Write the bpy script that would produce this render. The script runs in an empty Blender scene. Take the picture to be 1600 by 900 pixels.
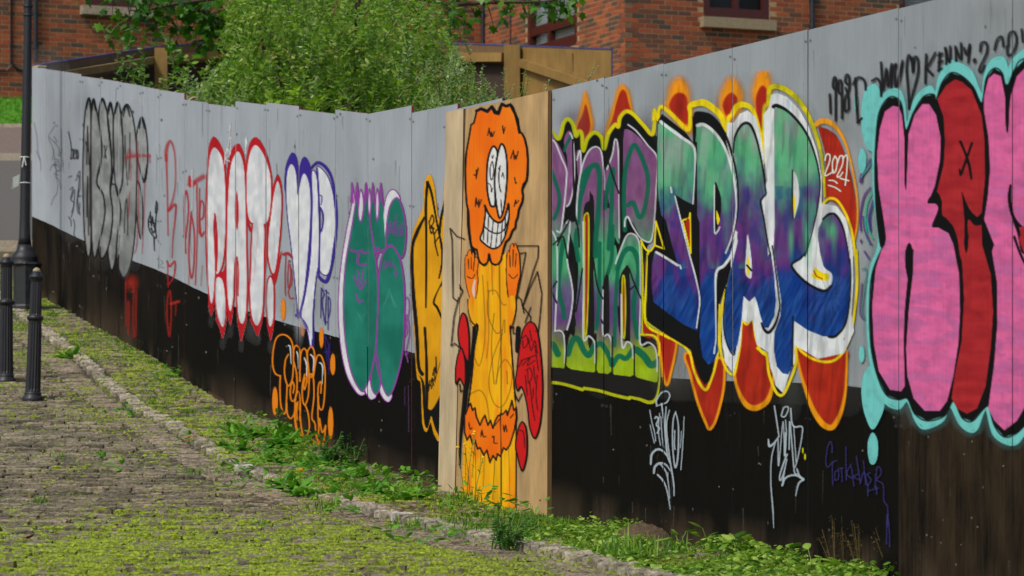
import bpy, math, random
import numpy as np
from mathutils import Vector
random.seed(7); RNG=np.random.default_rng(7)
scene=bpy.context.scene
# ------------------------------------------------------------------ camera, world, sun
CZ=1.5; F=6000.0; YH=830.0          # eye height, focal length and horizon row in 1600 px wide pixels
cam_d=bpy.data.cameras.new('camera'); cam=bpy.data.objects.new('camera',cam_d)
scene.collection.objects.link(cam); scene.camera=cam
cam.location=(0,0,CZ); cam.rotation_euler=(math.radians(90),0,0)
cam_d.sensor_width=36; cam_d.lens=36*F/1600; cam_d.shift_y=(YH-450)/1600
cam_d.clip_start=.5; cam_d.clip_end=2000
cam_d.dof.use_dof=True; cam_d.dof.focus_distance=22; cam_d.dof.aperture_fstop=8
SUN_EL=math.radians(48); SUN_AZ=math.radians(222)   # compass: direction the sun stands in, clockwise from +Y
w=bpy.data.worlds.new("World"); scene.world=w; w.use_nodes=True
nt=w.node_tree; bg=nt.nodes['Background']; sky=nt.nodes.new('ShaderNodeTexSky')
sky.sky_type='NISHITA'; sky.sun_disc=False; sky.sun_elevation=SUN_EL; sky.sun_rotation=SUN_AZ
sky.air_density=1.0; sky.dust_density=3.0; sky.ozone_density=.6
nt.links.new(sky.outputs[0],bg.inputs[0]); bg.inputs[1].default_value=.12
sd=bpy.data.lights.new('sun','SUN'); sd.energy=2.1; sd.angle=math.radians(9); sd.color=(1,.95,.87)
so=bpy.data.objects.new('sun',sd); scene.collection.objects.link(so)
d=Vector((math.sin(SUN_AZ)*math.cos(SUN_EL),math.cos(SUN_AZ)*math.cos(SUN_EL),math.sin(SUN_EL)))
so.rotation_euler=d.to_track_quat('Z','Y').to_euler()
scene.view_settings.view_transform='Standard'; scene.view_settings.look='None'
scene.view_settings.exposure=.07; scene.view_settings.gamma=1
scene.render.resolution_x=1024; scene.render.resolution_y=576
scene.render.engine='CYCLES'
# ------------------------------------------------------------------ helpers
col=scene.collection
def P(x,y,Y): return ((x-800)/F*Y, Y, CZ+(YH-y)/F*Y)
def empty(name,loc=(0,0,0)):
    o=bpy.data.objects.new(name,None); o.location=loc; col.objects.link(o); o.empty_display_size=.1; return o
def tag(o,label=None,cat=None,group=None,kind=None):
    if label:o['label']=label
    if cat:o['category']=cat
    if group:o['group']=group
    if kind:o['kind']=kind
    return o
def setparent(o,p):
    if p is not None:
        o.parent=p
        # meshes are written in world coordinates: cancel the chain of parent offsets
        t=Vector((0,0,0)); q=p
        while q is not None: t+=Vector(q.location); q=q.parent
        o.location=Vector(o.location)-t
def mk(name,verts,faces,mats,parent=None,fm=None,smooth=False,loc=None):
    me=bpy.data.meshes.new(name); me.from_pydata([tuple(v) for v in verts],[],faces)
    if not isinstance(mats,(list,tuple)): mats=[mats]
    for m in mats: me.materials.append(m)
    if fm is not None: me.polygons.foreach_set('material_index',fm)
    if smooth: me.polygons.foreach_set('use_smooth',[True]*len(me.polygons))
    me.update()
    o=bpy.data.objects.new(name,me); col.objects.link(o)
    if loc is not None: o.location=loc
    setparent(o,parent); return o
class MB:
    def __init__(s): s.v=[]; s.f=[]; s.m=[]
    def add(s,v,f,m=0):
        b=len(s.v); s.v+=[tuple(p) for p in v]; s.f+=[tuple(i+b for i in q) for q in f]; s.m+=[m]*len(f)
    def box(s,c,sz,ux=(1,0,0),uy=(0,1,0),uz=(0,0,1),m=0):
        c=np.array(c,float);ux=np.array(ux,float)*sz[0]/2;uy=np.array(uy,float)*sz[1]/2;uz=np.array(uz,float)*sz[2]/2
        v=[c+i*ux+j*uy+k*uz for k in(-1,1) for j in(-1,1) for i in(-1,1)]
        s.add(v,[(0,2,3,1),(4,5,7,6),(0,1,5,4),(2,6,7,3),(0,4,6,2),(1,3,7,5)],m)
    def tube(s,pts,r,n=8,m=0,caps=True):
        pts=[np.array(p,float) for p in pts]; N=len(pts); rr=r if isinstance(r,(list,tuple)) else [r]*N
        vs=[]
        for i,p in enumerate(pts):
            t=pts[min(i+1,N-1)]-pts[max(i-1,0)]; t/=np.linalg.norm(t)+1e-9
            a=np.array((0,0,1.)) if abs(t[2])<.9 else np.array((1.,0,0))
            u=np.cross(t,a);u/=np.linalg.norm(u);v=np.cross(t,u)
            for k in range(n):
                an=2*math.pi*k/n; vs.append(p+rr[i]*(math.cos(an)*u+math.sin(an)*v))
        fs=[(i*n+k,i*n+(k+1)%n,(i+1)*n+(k+1)%n,(i+1)*n+k) for i in range(N-1) for k in range(n)]
        if caps: fs+=[tuple(range(n))[::-1],tuple((N-1)*n+k for k in range(n))]
        s.add(vs,fs,m)
    def lathe(s,prof,base,axis=(0,0,1),n=24,flute=0,m=0):
        ax=np.array(axis,float);ax/=np.linalg.norm(ax);u=np.cross(ax,(0,1,0));u/=np.linalg.norm(u);v=np.cross(ax,u);vs=[]
        for it in prof:
            r,h=it[0],it[1]; fl=it[2] if len(it)>2 else 0
            for k in range(n):
                an=2*math.pi*k/n; q=r*(1-fl*(k%2)); vs.append(np.array(base)+ax*h+q*(math.cos(an)*u+math.sin(an)*v))
        N=len(prof)
        fs=[(i*n+k,(i+1)*n+k,(i+1)*n+(k+1)%n,i*n+(k+1)%n) for i in range(N-1) for k in range(n)]
        fs+=[tuple(range(n)),tuple((N-1)*n+k for k in range(n))[::-1]]
        s.add(vs,fs,m)
    def build(s,name,mats,parent=None,smooth=False): return mk(name,s.v,s.f,mats,parent,s.m,smooth)
def lin(c): return tuple(((v/255)/12.92 if v/255<=.04045 else ((v/255+.055)/1.055)**2.4) for v in c)
# ------------------------------------------------------------------ materials
class NT:
    def __init__(s,name):
        s.m=bpy.data.materials.new(name); s.m.use_nodes=True; s.t=s.m.node_tree; s.b=s.t.nodes['Principled BSDF']; s.out=s.t.nodes['Material Output']
    def n(s,t,**k):
        q=s.t.nodes.new(t)
        for a,b in k.items(): setattr(q,a,b)
        return q
    def l(s,a,b): s.t.links.new(a,b)
    def pos(s,scale):
        g=s.n('ShaderNodeNewGeometry'); m=s.n('ShaderNodeMapping'); m.inputs['Scale'].default_value=scale; s.l(g.outputs['Position'],m.inputs[0]); return m.outputs[0]
    def noise(s,scale,sc=5,det=4,rough=.55):
        q=s.n('ShaderNodeTexNoise'); q.inputs['Scale'].default_value=sc; q.inputs['Detail'].default_value=det; q.inputs['Roughness'].default_value=rough
        s.l(s.pos(scale),q.inputs['Vector']); return q.outputs['Fac']
    def ramp(s,fac,stops):
        r=s.n('ShaderNodeValToRGB'); e=r.color_ramp.elements
        while len(e)<len(stops): e.new(.5)
        for i,(p,c) in enumerate(stops): e[i].position=p; e[i].color=(c if len(c)==4 else tuple(c)+(1,)) if hasattr(c,'__len__') else (c,c,c,1)
        s.l(fac,r.inputs[0]); return r.outputs[0]
    def mix(s,f,a,b,mode='MIX'):
        q=s.n('ShaderNodeMix',data_type='RGBA',blend_type=mode)
        for v,i in((f,0),(a,6),(b,7)):
            if isinstance(v,(int,float)): q.inputs[i].default_value=v if i==0 else (v,v,v,1)
            elif isinstance(v,tuple): q.inputs[i].default_value=v+(1,) if len(v)==3 else v
            else: s.l(v,q.inputs[i])
        return q.outputs[2]
    def math(s,op,a,b=None,clamp=False):
        q=s.n('ShaderNodeMath',operation=op,use_clamp=clamp)
        for v,i in((a,0),(b,1)):
            if v is None: continue
            if isinstance(v,(int,float)): q.inputs[i].default_value=v
            else: s.l(v,q.inputs[i])
        return q.outputs[0]
    def bump(s,h,st=.3,dist=.01):
        b=s.n('ShaderNodeBump'); b.inputs['Strength'].default_value=st; b.inputs['Distance'].default_value=dist; s.l(h,b.inputs['Height']); s.l(b.outputs[0],s.b.inputs['Normal'])
    def base(s,c,rough=.7):
        if isinstance(c,tuple): s.b.inputs['Base Color'].default_value=c+(1,)
        else: s.l(c,s.b.inputs['Base Color'])
        if isinstance(rough,(int,float)): s.b.inputs['Roughness'].default_value=rough
        else: s.l(rough,s.b.inputs['Roughness'])
    def rnd(s): return s.n('ShaderNodeObjectInfo').outputs['Random']
    def isl(s): return s.n('ShaderNodeNewGeometry').outputs['Random Per Island']
def varied(name,c,rough=.7,amp=.25,scale=(3,3,3),sc=4,bump=.2,isl=False,bd=.004,det=5):
    m=NT(name); f=m.noise(scale,sc,det); c=tuple(c)
    o=m.ramp(f,[(.3,tuple(v*(1-amp) for v in c)),(.7,tuple(min(1,v*(1+amp)) for v in c))])
    if isl:
        k=m.math('MULTIPLY_ADD',m.isl(),.5); k.node.inputs[2].default_value=.75
        o=m.mix(1,o,k,'MULTIPLY')
    m.base(o,rough)
    if bump: m.bump(f,bump,bd)
    return m.m
def m_paint():
    """spray paint: colour and coverage ride on the mesh's own colour attribute"""
    m=NT('spray_paint'); a=m.n('ShaderNodeVertexColor',layer_name='paint')
    st=m.noise((26,26,1.2),3,5,.6); c=m.mix(1,a.outputs[0],m.ramp(st,[(.25,.86),(.75,1.08)]),'MULTIPLY')
    g=m.noise((60,60,60),4,2); c=m.mix(1,c,m.ramp(g,[(.3,.94),(.7,1.04)]),'MULTIPLY')
    m.base(c,.75); m.b.inputs['Specular IOR Level'].default_value=.08; m.bump(st,.15,.003)
    tr=m.n('ShaderNodeBsdfTransparent'); mx=m.n('ShaderNodeMixShader')
    m.l(a.outputs[1],mx.inputs[0]); m.l(tr.outputs[0],mx.inputs[1]); m.l(m.b.outputs[0],mx.inputs[2]); m.l(mx.outputs[0],m.out.inputs[0])
    return m.m
def m_grey():
    m=NT('grey_hoarding_paint'); s=m.noise((22,22,.9),3,6,.65); b=m.noise((1,1,1),1.6,3); gr=m.noise((90,90,5),3,3)
    c=m.ramp(s,[(.2,lin((145,152,160))),(.5,lin((154,162,170))),(.8,lin((161,168,176)))])
    dk=m.noise((7,7,.5),3,5,.6); c=m.mix(1,c,m.ramp(dk,[(.3,.90),(.5,1.)]),'MULTIPLY')
    c=m.mix(1,c,m.ramp(b,[(.3,.88),(.7,1.05)]),'MULTIPLY'); c=m.mix(1,c,m.ramp(gr,[(.3,.92),(.6,1.03)]),'MULTIPLY')
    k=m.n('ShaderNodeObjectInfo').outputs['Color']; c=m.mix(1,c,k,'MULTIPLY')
    m.base(c,.6); m.bump(s,.25,.004); return m.m
def m_black(brown):
    m=NT('black_hoarding_paint' if not brown else 'worn_brown_black_hoarding_paint')
    s=m.noise((14,14,.8),3,7,.7); hb=m.n('ShaderNodeAttribute',attribute_name='hb')
    big=m.noise((1.3,1.3,.8),1.7,4)
    dark=lin((18,17,15)); br=lin((88,74,58))
    if brown:
        bb=m.noise((3.2,3.2,1.5),1.6,6,.65); c=m.mix(m.ramp(m.math('ADD',m.math('MULTIPLY',s,.45),m.math('MULTIPLY',bb,.55)),[(.38,0.),(.62,1.)]),lin((17,15,13)),lin((60,48,36)))
    else:
        c=m.ramp(s,[(.3,lin((13,12,10))),(.7,lin((21,19,16)))])
    h=m.n('ShaderNodeMapRange'); h.inputs[1].default_value=.0; h.inputs[2].default_value=.2; h.inputs[3].default_value=1; h.inputs[4].default_value=0; m.l(hb.outputs['Fac'],h.inputs[0])
    f=m.math('MULTIPLY',h.outputs[0],m.ramp(m.math('MULTIPLY',big,1),[(.44,0.),(.66,1.)]),True); f=m.math('MULTIPLY',f,m.ramp(s,[(.3,.3),(.6,1.)]))
    # rain-washed brown streaks towards the far corner
    g=m.n('ShaderNodeNewGeometry'); sp=m.n('ShaderNodeSeparateXYZ'); m.l(g.outputs['Position'],sp.inputs[0])
    fr=m.n('ShaderNodeMapRange'); fr.inputs[1].default_value=33; fr.inputs[2].default_value=40; fr.inputs[3].default_value=0; fr.inputs[4].default_value=.26; m.l(sp.outputs[1],fr.inputs[0])
    f=m.math('MAXIMUM',f,m.math('MULTIPLY',fr.outputs[0],m.ramp(m.math('ADD',m.math('MULTIPLY',s,.5),m.math('MULTIPLY',big,.5)),[(.42,0.),(.62,1.)])))
    c=m.mix(f,c,br); m.base(c,.85); m.b.inputs['Specular IOR Level'].default_value=.04; m.bump(s,.25,.004); return m.m
def m_ply(name,c,dirt=1.,isv=True):
    m=NT(name); s=m.noise((30,30,1.1),3,7,.7); b=m.noise((2,2,1.4),2,4)
    c=tuple(c); o=m.ramp(s,[(.2,tuple(v*.62 for v in c)),(.5,c),(.8,tuple(min(1,v*1.25) for v in c))])
    o=m.mix(1,o,m.ramp(b,[(.3,1-.3*dirt),(.7,1.08)]),'MULTIPLY'); m.base(o,.75); m.bump(s,.3,.004); return m.m
def m_brick():
    m=NT('brick_clay')
    oi=m.rnd(); isl=m.isl(); r=m.math('FRACT',m.math('ADD',m.math('MULTIPLY',oi,7.31),isl))
    cs=[lin(c) for c in((160,80,44),(146,70,40),(114,70,48),(154,84,48),(138,68,40),(84,68,56),(150,76,42),(122,76,50),(168,88,48),(102,68,50))]
    rp=m.n('ShaderNodeValToRGB'); rp.color_ramp.interpolation='CONSTANT'; e=rp.color_ramp.elements
    while len(e)<len(cs): e.new(.5)
    for i,c in enumerate(cs): e[i].position=i/len(cs); e[i].color=c+(1,)
    m.l(r,rp.inputs[0]); n=m.noise((12,12,30),2,4)
    st=m.noise((.7,.7,.5),1.5,4); c=m.mix(1,rp.outputs[0],m.ramp(n,[(.3,.72),(.7,1.08)]),'MULTIPLY'); c=m.mix(1,c,m.ramp(st,[(.35,.78),(.6,1.)]),'MULTIPLY'); m.base(c,.85); m.bump(n,.3,.004); return m.m
def m_iron():
    m=NT('black_iron_chipped'); n=m.noise((9,9,5),3,6,.7); c=m.ramp(n,[(.3,lin((14,17,24))),(.6,lin((26,29,36))),(.68,lin((30,30,32))),(.72,lin((92,76,58)))]); m.base(c,m.ramp(n,[(.3,.32),(.7,.7)])); m.bump(n,.35,.004); return m.m
def leafmat(name,c1,c2,c3=None,tr=.35,rough=.45):
    m=NT(name); st=[(0,lin(c1)),(.6,lin(c2))]+([(1.,lin(c3))] if c3 else [])
    c=m.ramp(m.isl(),st); m.base(c,rough)
    b=m.n('ShaderNodeBsdfTranslucent'); m.l(c,b.inputs[0]); mx=m.n('ShaderNodeMixShader'); mx.inputs[0].default_value=tr
    m.l(m.b.outputs[0],mx.inputs[1]); m.l(b.outputs[0],mx.inputs[2]); m.l(mx.outputs[0],m.out.inputs[0]); return m.m
def m_stone(name,mossy,tones):
    """stone with moss; moss grows denser near the camera end of the lane"""
    m=NT(name); r=m.math('FRACT',m.math('ADD',m.math('MULTIPLY',m.rnd(),5.17),m.isl()))
    c=m.ramp(r,[(i/(len(tones)-1),lin(t)) for i,t in enumerate(tones)])
    n=m.noise((13,5,13),3,8,.75); c=m.mix(1,c,m.ramp(n,[(.34,.32),(.45,.8),(.56,1.4),(.66,1.95)]),'MULTIPLY')
    g=m.n('ShaderNodeNewGeometry'); sp=m.n('ShaderNodeSeparateXYZ'); m.l(g.outputs['Position'],sp.inputs[0])
    z=m.n('ShaderNodeMapRange'); z.inputs[1].default_value=18.8; z.inputs[2].default_value=23.6; z.inputs[3].default_value=mossy[0]; z.inputs[4].default_value=mossy[1]; m.l(sp.outputs[1],z.inputs[0])
    big=m.noise((1.2,.42,1),1.5,5,.6); fine=m.noise((14,9,14),2,5,.65)
    s=m.math('ADD',m.math('MULTIPLY',big,.75),m.math('MULTIPLY',fine,.5)); s=m.math('ADD',s,z.outputs[0])
    hf=m.noise((9,2.2,9),2.2,8,.72); s=m.math('ADD',s,m.math('MULTIPLY',m.math('SUBTRACT',hf,.47),1.5)); f=m.ramp(s,[(.66,0.),(.74,1.)])
    mf=m.noise((24,7,24),3,6,.75); mc=m.ramp(mf,[(.34,lin((60,66,18))),(.48,lin((112,130,22))),(.62,lin((168,188,36)))])
    c=m.mix(f,c,mc); m.base(c,.9); m.bump(n,.9,.012); return m.m
M=dict(paint=m_paint(),grey=m_grey(),black=m_black(False),brown=m_black(True),
 maroon=varied('maroon_edge',lin((120,26,46)),.7,.3), rededge=varied('rust_red_edge',lin((80,44,38)),.8,.35,(20,20,20)),
 ply=m_ply('raw_plywood',lin((196,160,108)),1.3), plyedge=m_ply('plywood_edge',lin((104,76,44))), plypale=m_ply('pale_plywood',lin((206,184,146))),
 timber=m_ply('fence_timber',lin((142,112,54))), timberdark=m_ply('fence_timber_dark',lin((108,82,46))), darkboard=m_ply('dark_fence_board',lin((58,42,28))), blueedge=varied('blue_edge',lin((60,66,120)),.6,.3),
 brick=m_brick(), mortar=varied('mortar',lin((158,134,100)),.9,.2,(8,8,8)),
 frame=varied('brown_window_frame',lin((70,28,22)),.45,.15), blind=varied('white_blind',lin((178,190,192)),.6,.08), 
 concrete=varied('sill_concrete',lin((142,128,100)),.85,.2,(10,10,10)), roughsill=varied('rough_sill',lin((150,138,120)),.9,.5,(12,12,12),4,.8),
 pipe=varied('pipe_paint',lin((30,34,44)),.4,.15), iron=m_iron(), worn=varied('worn_iron_top',lin((150,140,112)),.6,.5,(40,40,40)),
 asphalt=varied('asphalt',lin((92,90,86)),.9,.25,(20,20,20),5,.5), path=varied('path_paving',lin((112,98,92)),.9,.15,(4,4,4)),
 kerbc=varied('kerb_concrete',lin((158,148,130)),.85,.2,(8,8,8)), 
 lawn=varied('lawn_grass',lin((70,128,14)),.8,.35,(6,6,6),5,.6), soil=None,
 white=varied('white_plastic',lin((205,212,210)),.4,.06), dead=leafmat('dead_leaf_brown',(120,66,34),(150,92,50)), yellow=leafmat('yellow_petal',(236,200,20),(244,214,40)),
 stem=varied('green_stem',lin((92,118,48)),.6,.2), bark=varied('bark',lin((66,52,40)),.85,.35,(20,20,20)), 
 sett=m_stone('sett_stone',(.085,-.12),((76,72,58),(110,102,84),(134,124,102),(90,84,70),(116,106,84))), gut=m_stone('gutter_stone',(-.1,-.16),((104,96,80),(124,114,96),(136,124,104),(116,102,86))),
 kerbst=m_stone('kerb_stone',(-.09,-.11),((120,114,100),(146,138,120),(168,160,140),(134,126,108),(140,134,120))),
 strip=m_stone('strip_stone',(.0,.02),((96,88,74),(120,110,92),(134,122,104))),
 )
def m_glass():
    m=NT('window_glass'); m.base((.03,.035,.035),.05); m.b.inputs['Alpha'].default_value=.12; return m.m
M['glass']=m_glass()
def m_soil():
    m=NT('soil_and_moss'); n=m.noise((6,3,6),3,6,.65); c=m.ramp(n,[(.3,lin((52,44,34))),(.5,lin((84,74,52))),(.62,lin((86,92,30))),(.8,lin((128,142,36)))]); m.base(c,.95); m.bump(n,.8,.02); return m.m
M['soil']=m_soil()
# ------------------------------------------------------------------ hoarding geometry
def seg2(x):   # the near run: u counts 1.22 m sheets
    q=(x-800)/F; t=(q*20.6-.494)/(.2753+1.189*q); return t
W2a=np.array((.494-.2753*9,20.6+1.189*9)); W2d=np.array((.2753,-1.189)); W2d/=np.linalg.norm(W2d)
Y575=20.6-1.189*seg2(575); C575=np.array(((575-800)/F*Y575,Y575)); C73=np.array(((73-800)/F*42.4,42.4)); C50=np.array(((50-800)/F*42.75,42.75))
W1d=(C575-C73); W1d/=np.linalg.norm(W1d); W0d=(C73-C50); W0d/=np.linalg.norm(W0d)
def wallhit(x,off=0.,seg=None):
    """plan point on the hoarding face (moved off metres to the front) seen on column x"""
    if seg is None: seg=2 if x>=575 else (1 if x>=73 else 0)
    a,dv=((C50,W0d),(C73,W1d),(C575,W2d))[seg]
    n=np.array((dv[1],-dv[0])); 
    if n[0]>0: n=-n
    a=a+n*off; q=(x-800)/F
    # (a+s d).x = q (a+s d).y
    s=(q*a[1]-a[0])/(dv[0]-q*dv[1]); return a+s*dv
def W(x,y,off=0.,seg=None):
    p=wallhit(x,off,seg); return (p[0],p[1],CZ+(YH-y)/F*p[1])
base_px=[(46,462),(80,472),(125,497),(185,530),(250,565),(292,597),(370,641),(432,663),(505,697),(565,724),(632,748),(700,769),(862,809),(1000,838),(1130,862),(1240,884),(1410,918),(1600,960),(1800,1004)]
def base_y(x): return float(np.interp(x,[p[0] for p in base_px],[p[1] for p in base_px]))
_gy=[];_gh=[]
for x,y in base_px:
    p=W(x,y); _gy.append(p[1]); _gh.append(p[2])
_k=(_gh[-1]-_gh[-2])/(_gy[-1]-_gy[-2])
prof=sorted(zip(_gy,_gh)); prof=[(-30,prof[0][1]+.063*(-30-prof[0][0])),(8,prof[0][1]+.063*(8-prof[0][0]))]+prof
prof+= [(48,P(0,388,48)[2]),(57,P(0,252,57)[2]),(57.6,P(0,248,57.6)[2]),(59.2,P(0,203,59.2)[2]),(60.2,P(0,158,60.2)[2]+.0),(90,8.2),(400,12)]
GY=np.array([p[0] for p in prof]); GH=np.array([p[1] for p in prof])
def g(Y): return np.interp(Y,GY,GH)
def ray(x,y):
    """point where the pixel's line of sight meets the ground"""
    a,b=8.,60.
    f=lambda Y: CZ+(YH-y)/F*Y-g(Y)
    Ys=np.linspace(10,60,2501); v=CZ+(YH-y)/F*Ys-g(Ys); i=np.argmax(v<0)
    Y=Ys[i]; return ((x-800)/F*Y,Y,float(g(Y)))
joints=[73,101,127,157,186,221,249,288,325,368,416,467,524,575,643,715,785,862,944,1037,1144,1262,1404,1582,1790,2040]
tops=[(108,112),(112,116),(119,123),(123,127.5),(128,134),(134.5,140),(140.5,146),(155.5,160.5),(162,167.5),(158,164),(160,166),(171,178),(171.5,177.5),(178,165),(176.5,162),(170,153),(158,142),(141,121),(122.5,99),(100.5,75),(75,46),(47,12.5),(13.5,-30),(-29,-82),(-80,-150)]
bound=[(30,330),(47,337),(80,351),(107,365),(131,376),(155,384),(207,407),(242,420),(275,435),(305,451),(325,460),(367,479),(410,494),(430,500),(462,509),(490,517),(527,527),(557,537),(587,544),(630,547),(647,552),(700,558),(862,575),(1049,590.5),(1133,595),(1240,598),(1323,602),(1350,607),(1404,611),(1600,628),(2050,665)]
def bound_y(x): return float(np.interp(x,[p[0] for p in bound],[p[1] for p in bound]))
offs=[random.uniform(0,.004) for _ in joints]
offs[0]=.002
def panel_off(x):
    for i in range(len(joints)-1):
        if joints[i]<=x<joints[i+1]: return offs[i]
    return .002
root=empty('hoarding',W(862,base_y(862)))
tag(root,'long painted plywood hoarding covered in graffiti, grey above and black below, beside the cobbled lane','hoarding')
gaps=.0022
def panel(xa,xb,ta,tb,off,seg,brown=False,name='panel'):
    n=5; th=.018
    pa=np.array(wallhit(xa,off,seg)); pb=np.array(wallhit(xb,off,seg)); dv=pb-pa; L=np.linalg.norm(dv); dv/=L; nb=np.array((dv[1],-dv[0])); nb=-nb if nb[0]>0 else nb
    pa=pa+dv*gaps; pb=pb-dv*gaps
    v=[];hb=[];f=[];fm=[]
    for i in range(n+1):
        t=i/n; p=pa+(pb-pa)*t; x=800+F*p[0]/p[1]
        yt=ta+(tb-ta)*(x-xa)/(xb-xa); yb=base_y(x); ym=bound_y(x)+random.uniform(-.5,.5)
        zt,zm,zb=[CZ+(YH-q)/F*p[1] for q in(yt,ym,yb)]
        for z,h in((zb-.15,0),(zb-.005,0),(zb+.03,.03),(zb+.45,.45),(zm,.9),(zt,2.4)):
            v.append((p[0],p[1],z)); hb.append(h)
    for i in range(n):
        for k in range(5):
            a=i*6+k; f.append((a,a+6,a+7,a+1)); fm.append(3 if (k==1 and 290<xa<690 and random.random()<.7) else ((2 if brown else 1) if k<4 else 0))
    # back and edges
    nb3=np.array((nb[0],nb[1],0)); o=len(v)
    for i in(0,n):
        for k in(0,5): v.append(tuple(np.array(v[i*6+k])-nb3*th)); hb.append(1)
    B=[o,o+1,o+2,o+3] # left bottom, left top, right bottom, right top
    f.append((B[0],B[1],B[3],B[2])); fm.append(4)
    f.append(tuple([k for k in range(6)]+[B[1],B[0]])); fm.append(4 if round(xa) in(186,288,467,643,715) else 5)
    f.append(tuple([n*6+k for k in range(5,-1,-1)]+[B[2],B[3]])); fm.append(4 if round(xb) in(186,288,467,643,715) else 5)
    f.append(tuple([i*6+5 for i in range(n+1)]+[B[3],B[1]])); fm.append(4)
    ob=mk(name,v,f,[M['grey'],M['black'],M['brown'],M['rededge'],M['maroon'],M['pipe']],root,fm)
    at=ob.data.attributes.new('hb','FLOAT','POINT'); at.data.foreach_set('value',hb)
    k=float(np.interp(xa,[50,600,900,1300,1600],[1.14,1.12,1.02,.90,.86]))*random.uniform(.96,1.04); ob.color=(k,k,k,1)  # lighting falloff put into panel colour: left lighter, right darker, plus random tone
    return ob
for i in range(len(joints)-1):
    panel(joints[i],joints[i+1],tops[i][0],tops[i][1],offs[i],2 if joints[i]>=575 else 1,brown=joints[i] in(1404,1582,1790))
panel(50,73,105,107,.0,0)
# cap of the far corner post and battens behind the joints
mb=MB()
for k,x in enumerate(joints[1:-1]):
    sg=2 if x>=575 else 1; p=wallhit(x,-.045,sg); a=W(x,base_y(x)-5,-.045,sg)[2]; i=joints.index(x); b=W(x,max(tops[i][0],tops[i-1][1])+6,-.045,sg)[2]
    dv=W2d if sg==2 else W1d
    mb=MB(); mb.box((p[0],p[1],(a+b)/2),(.09,.045,b-a),(dv[0],dv[1],0),(-dv[1],dv[0],0)); mb.build('batten',[M['timberdark']],root)
c=W(62,104.5,-.05,0); mb=MB(); mb.box(c,(.17,.10,.02),(W0d[0],W0d[1],0),(-W0d[1],W0d[0],0)); mb.build('post_cap',[M['plypale']],root)
# exposed pale sheet end at x 300
c=W(299,155,-.03,1); mb=MB(); mb.box(c,(.35,.03,.012),(W1d[0],W1d[1],0),(-W1d[1],W1d[0],0)); mb.build('batten_top',[M['plypale']],root)
# raw plywood boards screwed over the hoarding
def board(pts,off,name,mat,th=.022,label=None,backoff=None,edge=None):
    fr=[W(x,y,off,2) for x,y in pts]; n3=np.array((W2d[1],-W2d[0],0)); n3=-n3 if n3[0]>0 else n3
    bk=[tuple(np.array(p)-n3*th) for p in fr]; n=len(fr)
    f=[tuple(range(n)),tuple(range(2*n-1,n-1,-1))]+[(i,i+n,(i+1)%n+n,(i+1)%n) for i in range(n)]
    o=mk(name,fr+bk,f,[mat,M['plyedge']],root,[0]+[1]*(n+1))
    if label:o['label']=label
    return o
BO=.03
board([(697,175),(724,170),(722,310),(710,783),(684,776),(690,480)],.028,'plywood_board',M['plypale'],.02,'narrow pale plywood strip at the left of the painted figure')
fb=board([(728,170.5),(856,142),(855,805),(780,803),(712,783),(718,500)],BO,'plywood_board',M['ply'],.02,'wide raw plywood board painted with the orange-haired figure')
m2=MB()
for (x1,x2,y1,y2,of) in ((726,728,172,785,.022),(857,860,141.5,806,.012)):
    q=[W(x1,y1,of,2),W(x2,y1-.6,of,2),W(x2,y2,of,2),W(x1,y2,of,2)]; n3=np.array((-.974,-.227,0)); b=[tuple(np.array(p)-n3*.03) for p in q]
    m2.add(q+b,[(0,1,2,3),(7,6,5,4),(0,4,5,1),(1,5,6,2),(2,6,7,3),(3,7,4,0)])
m2.build('edge_batten',[M['plyedge']],root)
# seams between planks of the board, cut as thin dark grooves
# ------------------------------------------------------------------ paint raster engine (builds coloured meshes, no images)
S=.8
_lat=RNG.random((257,257))
def vn(x,y):
    xi=np.floor(x).astype(int);yi=np.floor(y).astype(int);fx=x-xi;fy=y-yi;fx=fx*fx*(3-2*fx);fy=fy*fy*(3-2*fy);xi&=255;yi&=255
    return (_lat[yi,xi]*(1-fx)+_lat[yi,xi+1]*fx)*(1-fy)+(_lat[yi+1,xi]*(1-fx)+_lat[yi+1,xi+1]*fx)*fy
def fbm(x,y,o=3): 
    s=0;a=.5;t=0
    for k in range(o): s=s+a*vn(x*2**k+17*k,y*2**k+5*k);t+=a;a*=.5
    return s/t
def cr(p,closed=False,n=7):
    p=np.array(p,float);N=len(p)
    if N<3: return p
    out=[]
    R=range(N) if closed else range(N-1)
    for i in R:
        if closed: a,b,c,d=p[(i-1)%N],p[i],p[(i+1)%N],p[(i+2)%N]
        else: a,b,c,d=p[max(i-1,0)],p[i],p[i+1],p[min(i+2,N-1)]
        for k in range(n):
            t=k/n; out.append(.5*((2*b)+(c-a)*t+(2*a-5*b+4*c-d)*t*t+(3*b-a-3*c+d)*t**3))
    if not closed: out.append(p[-1])
    return np.array(out)
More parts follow.
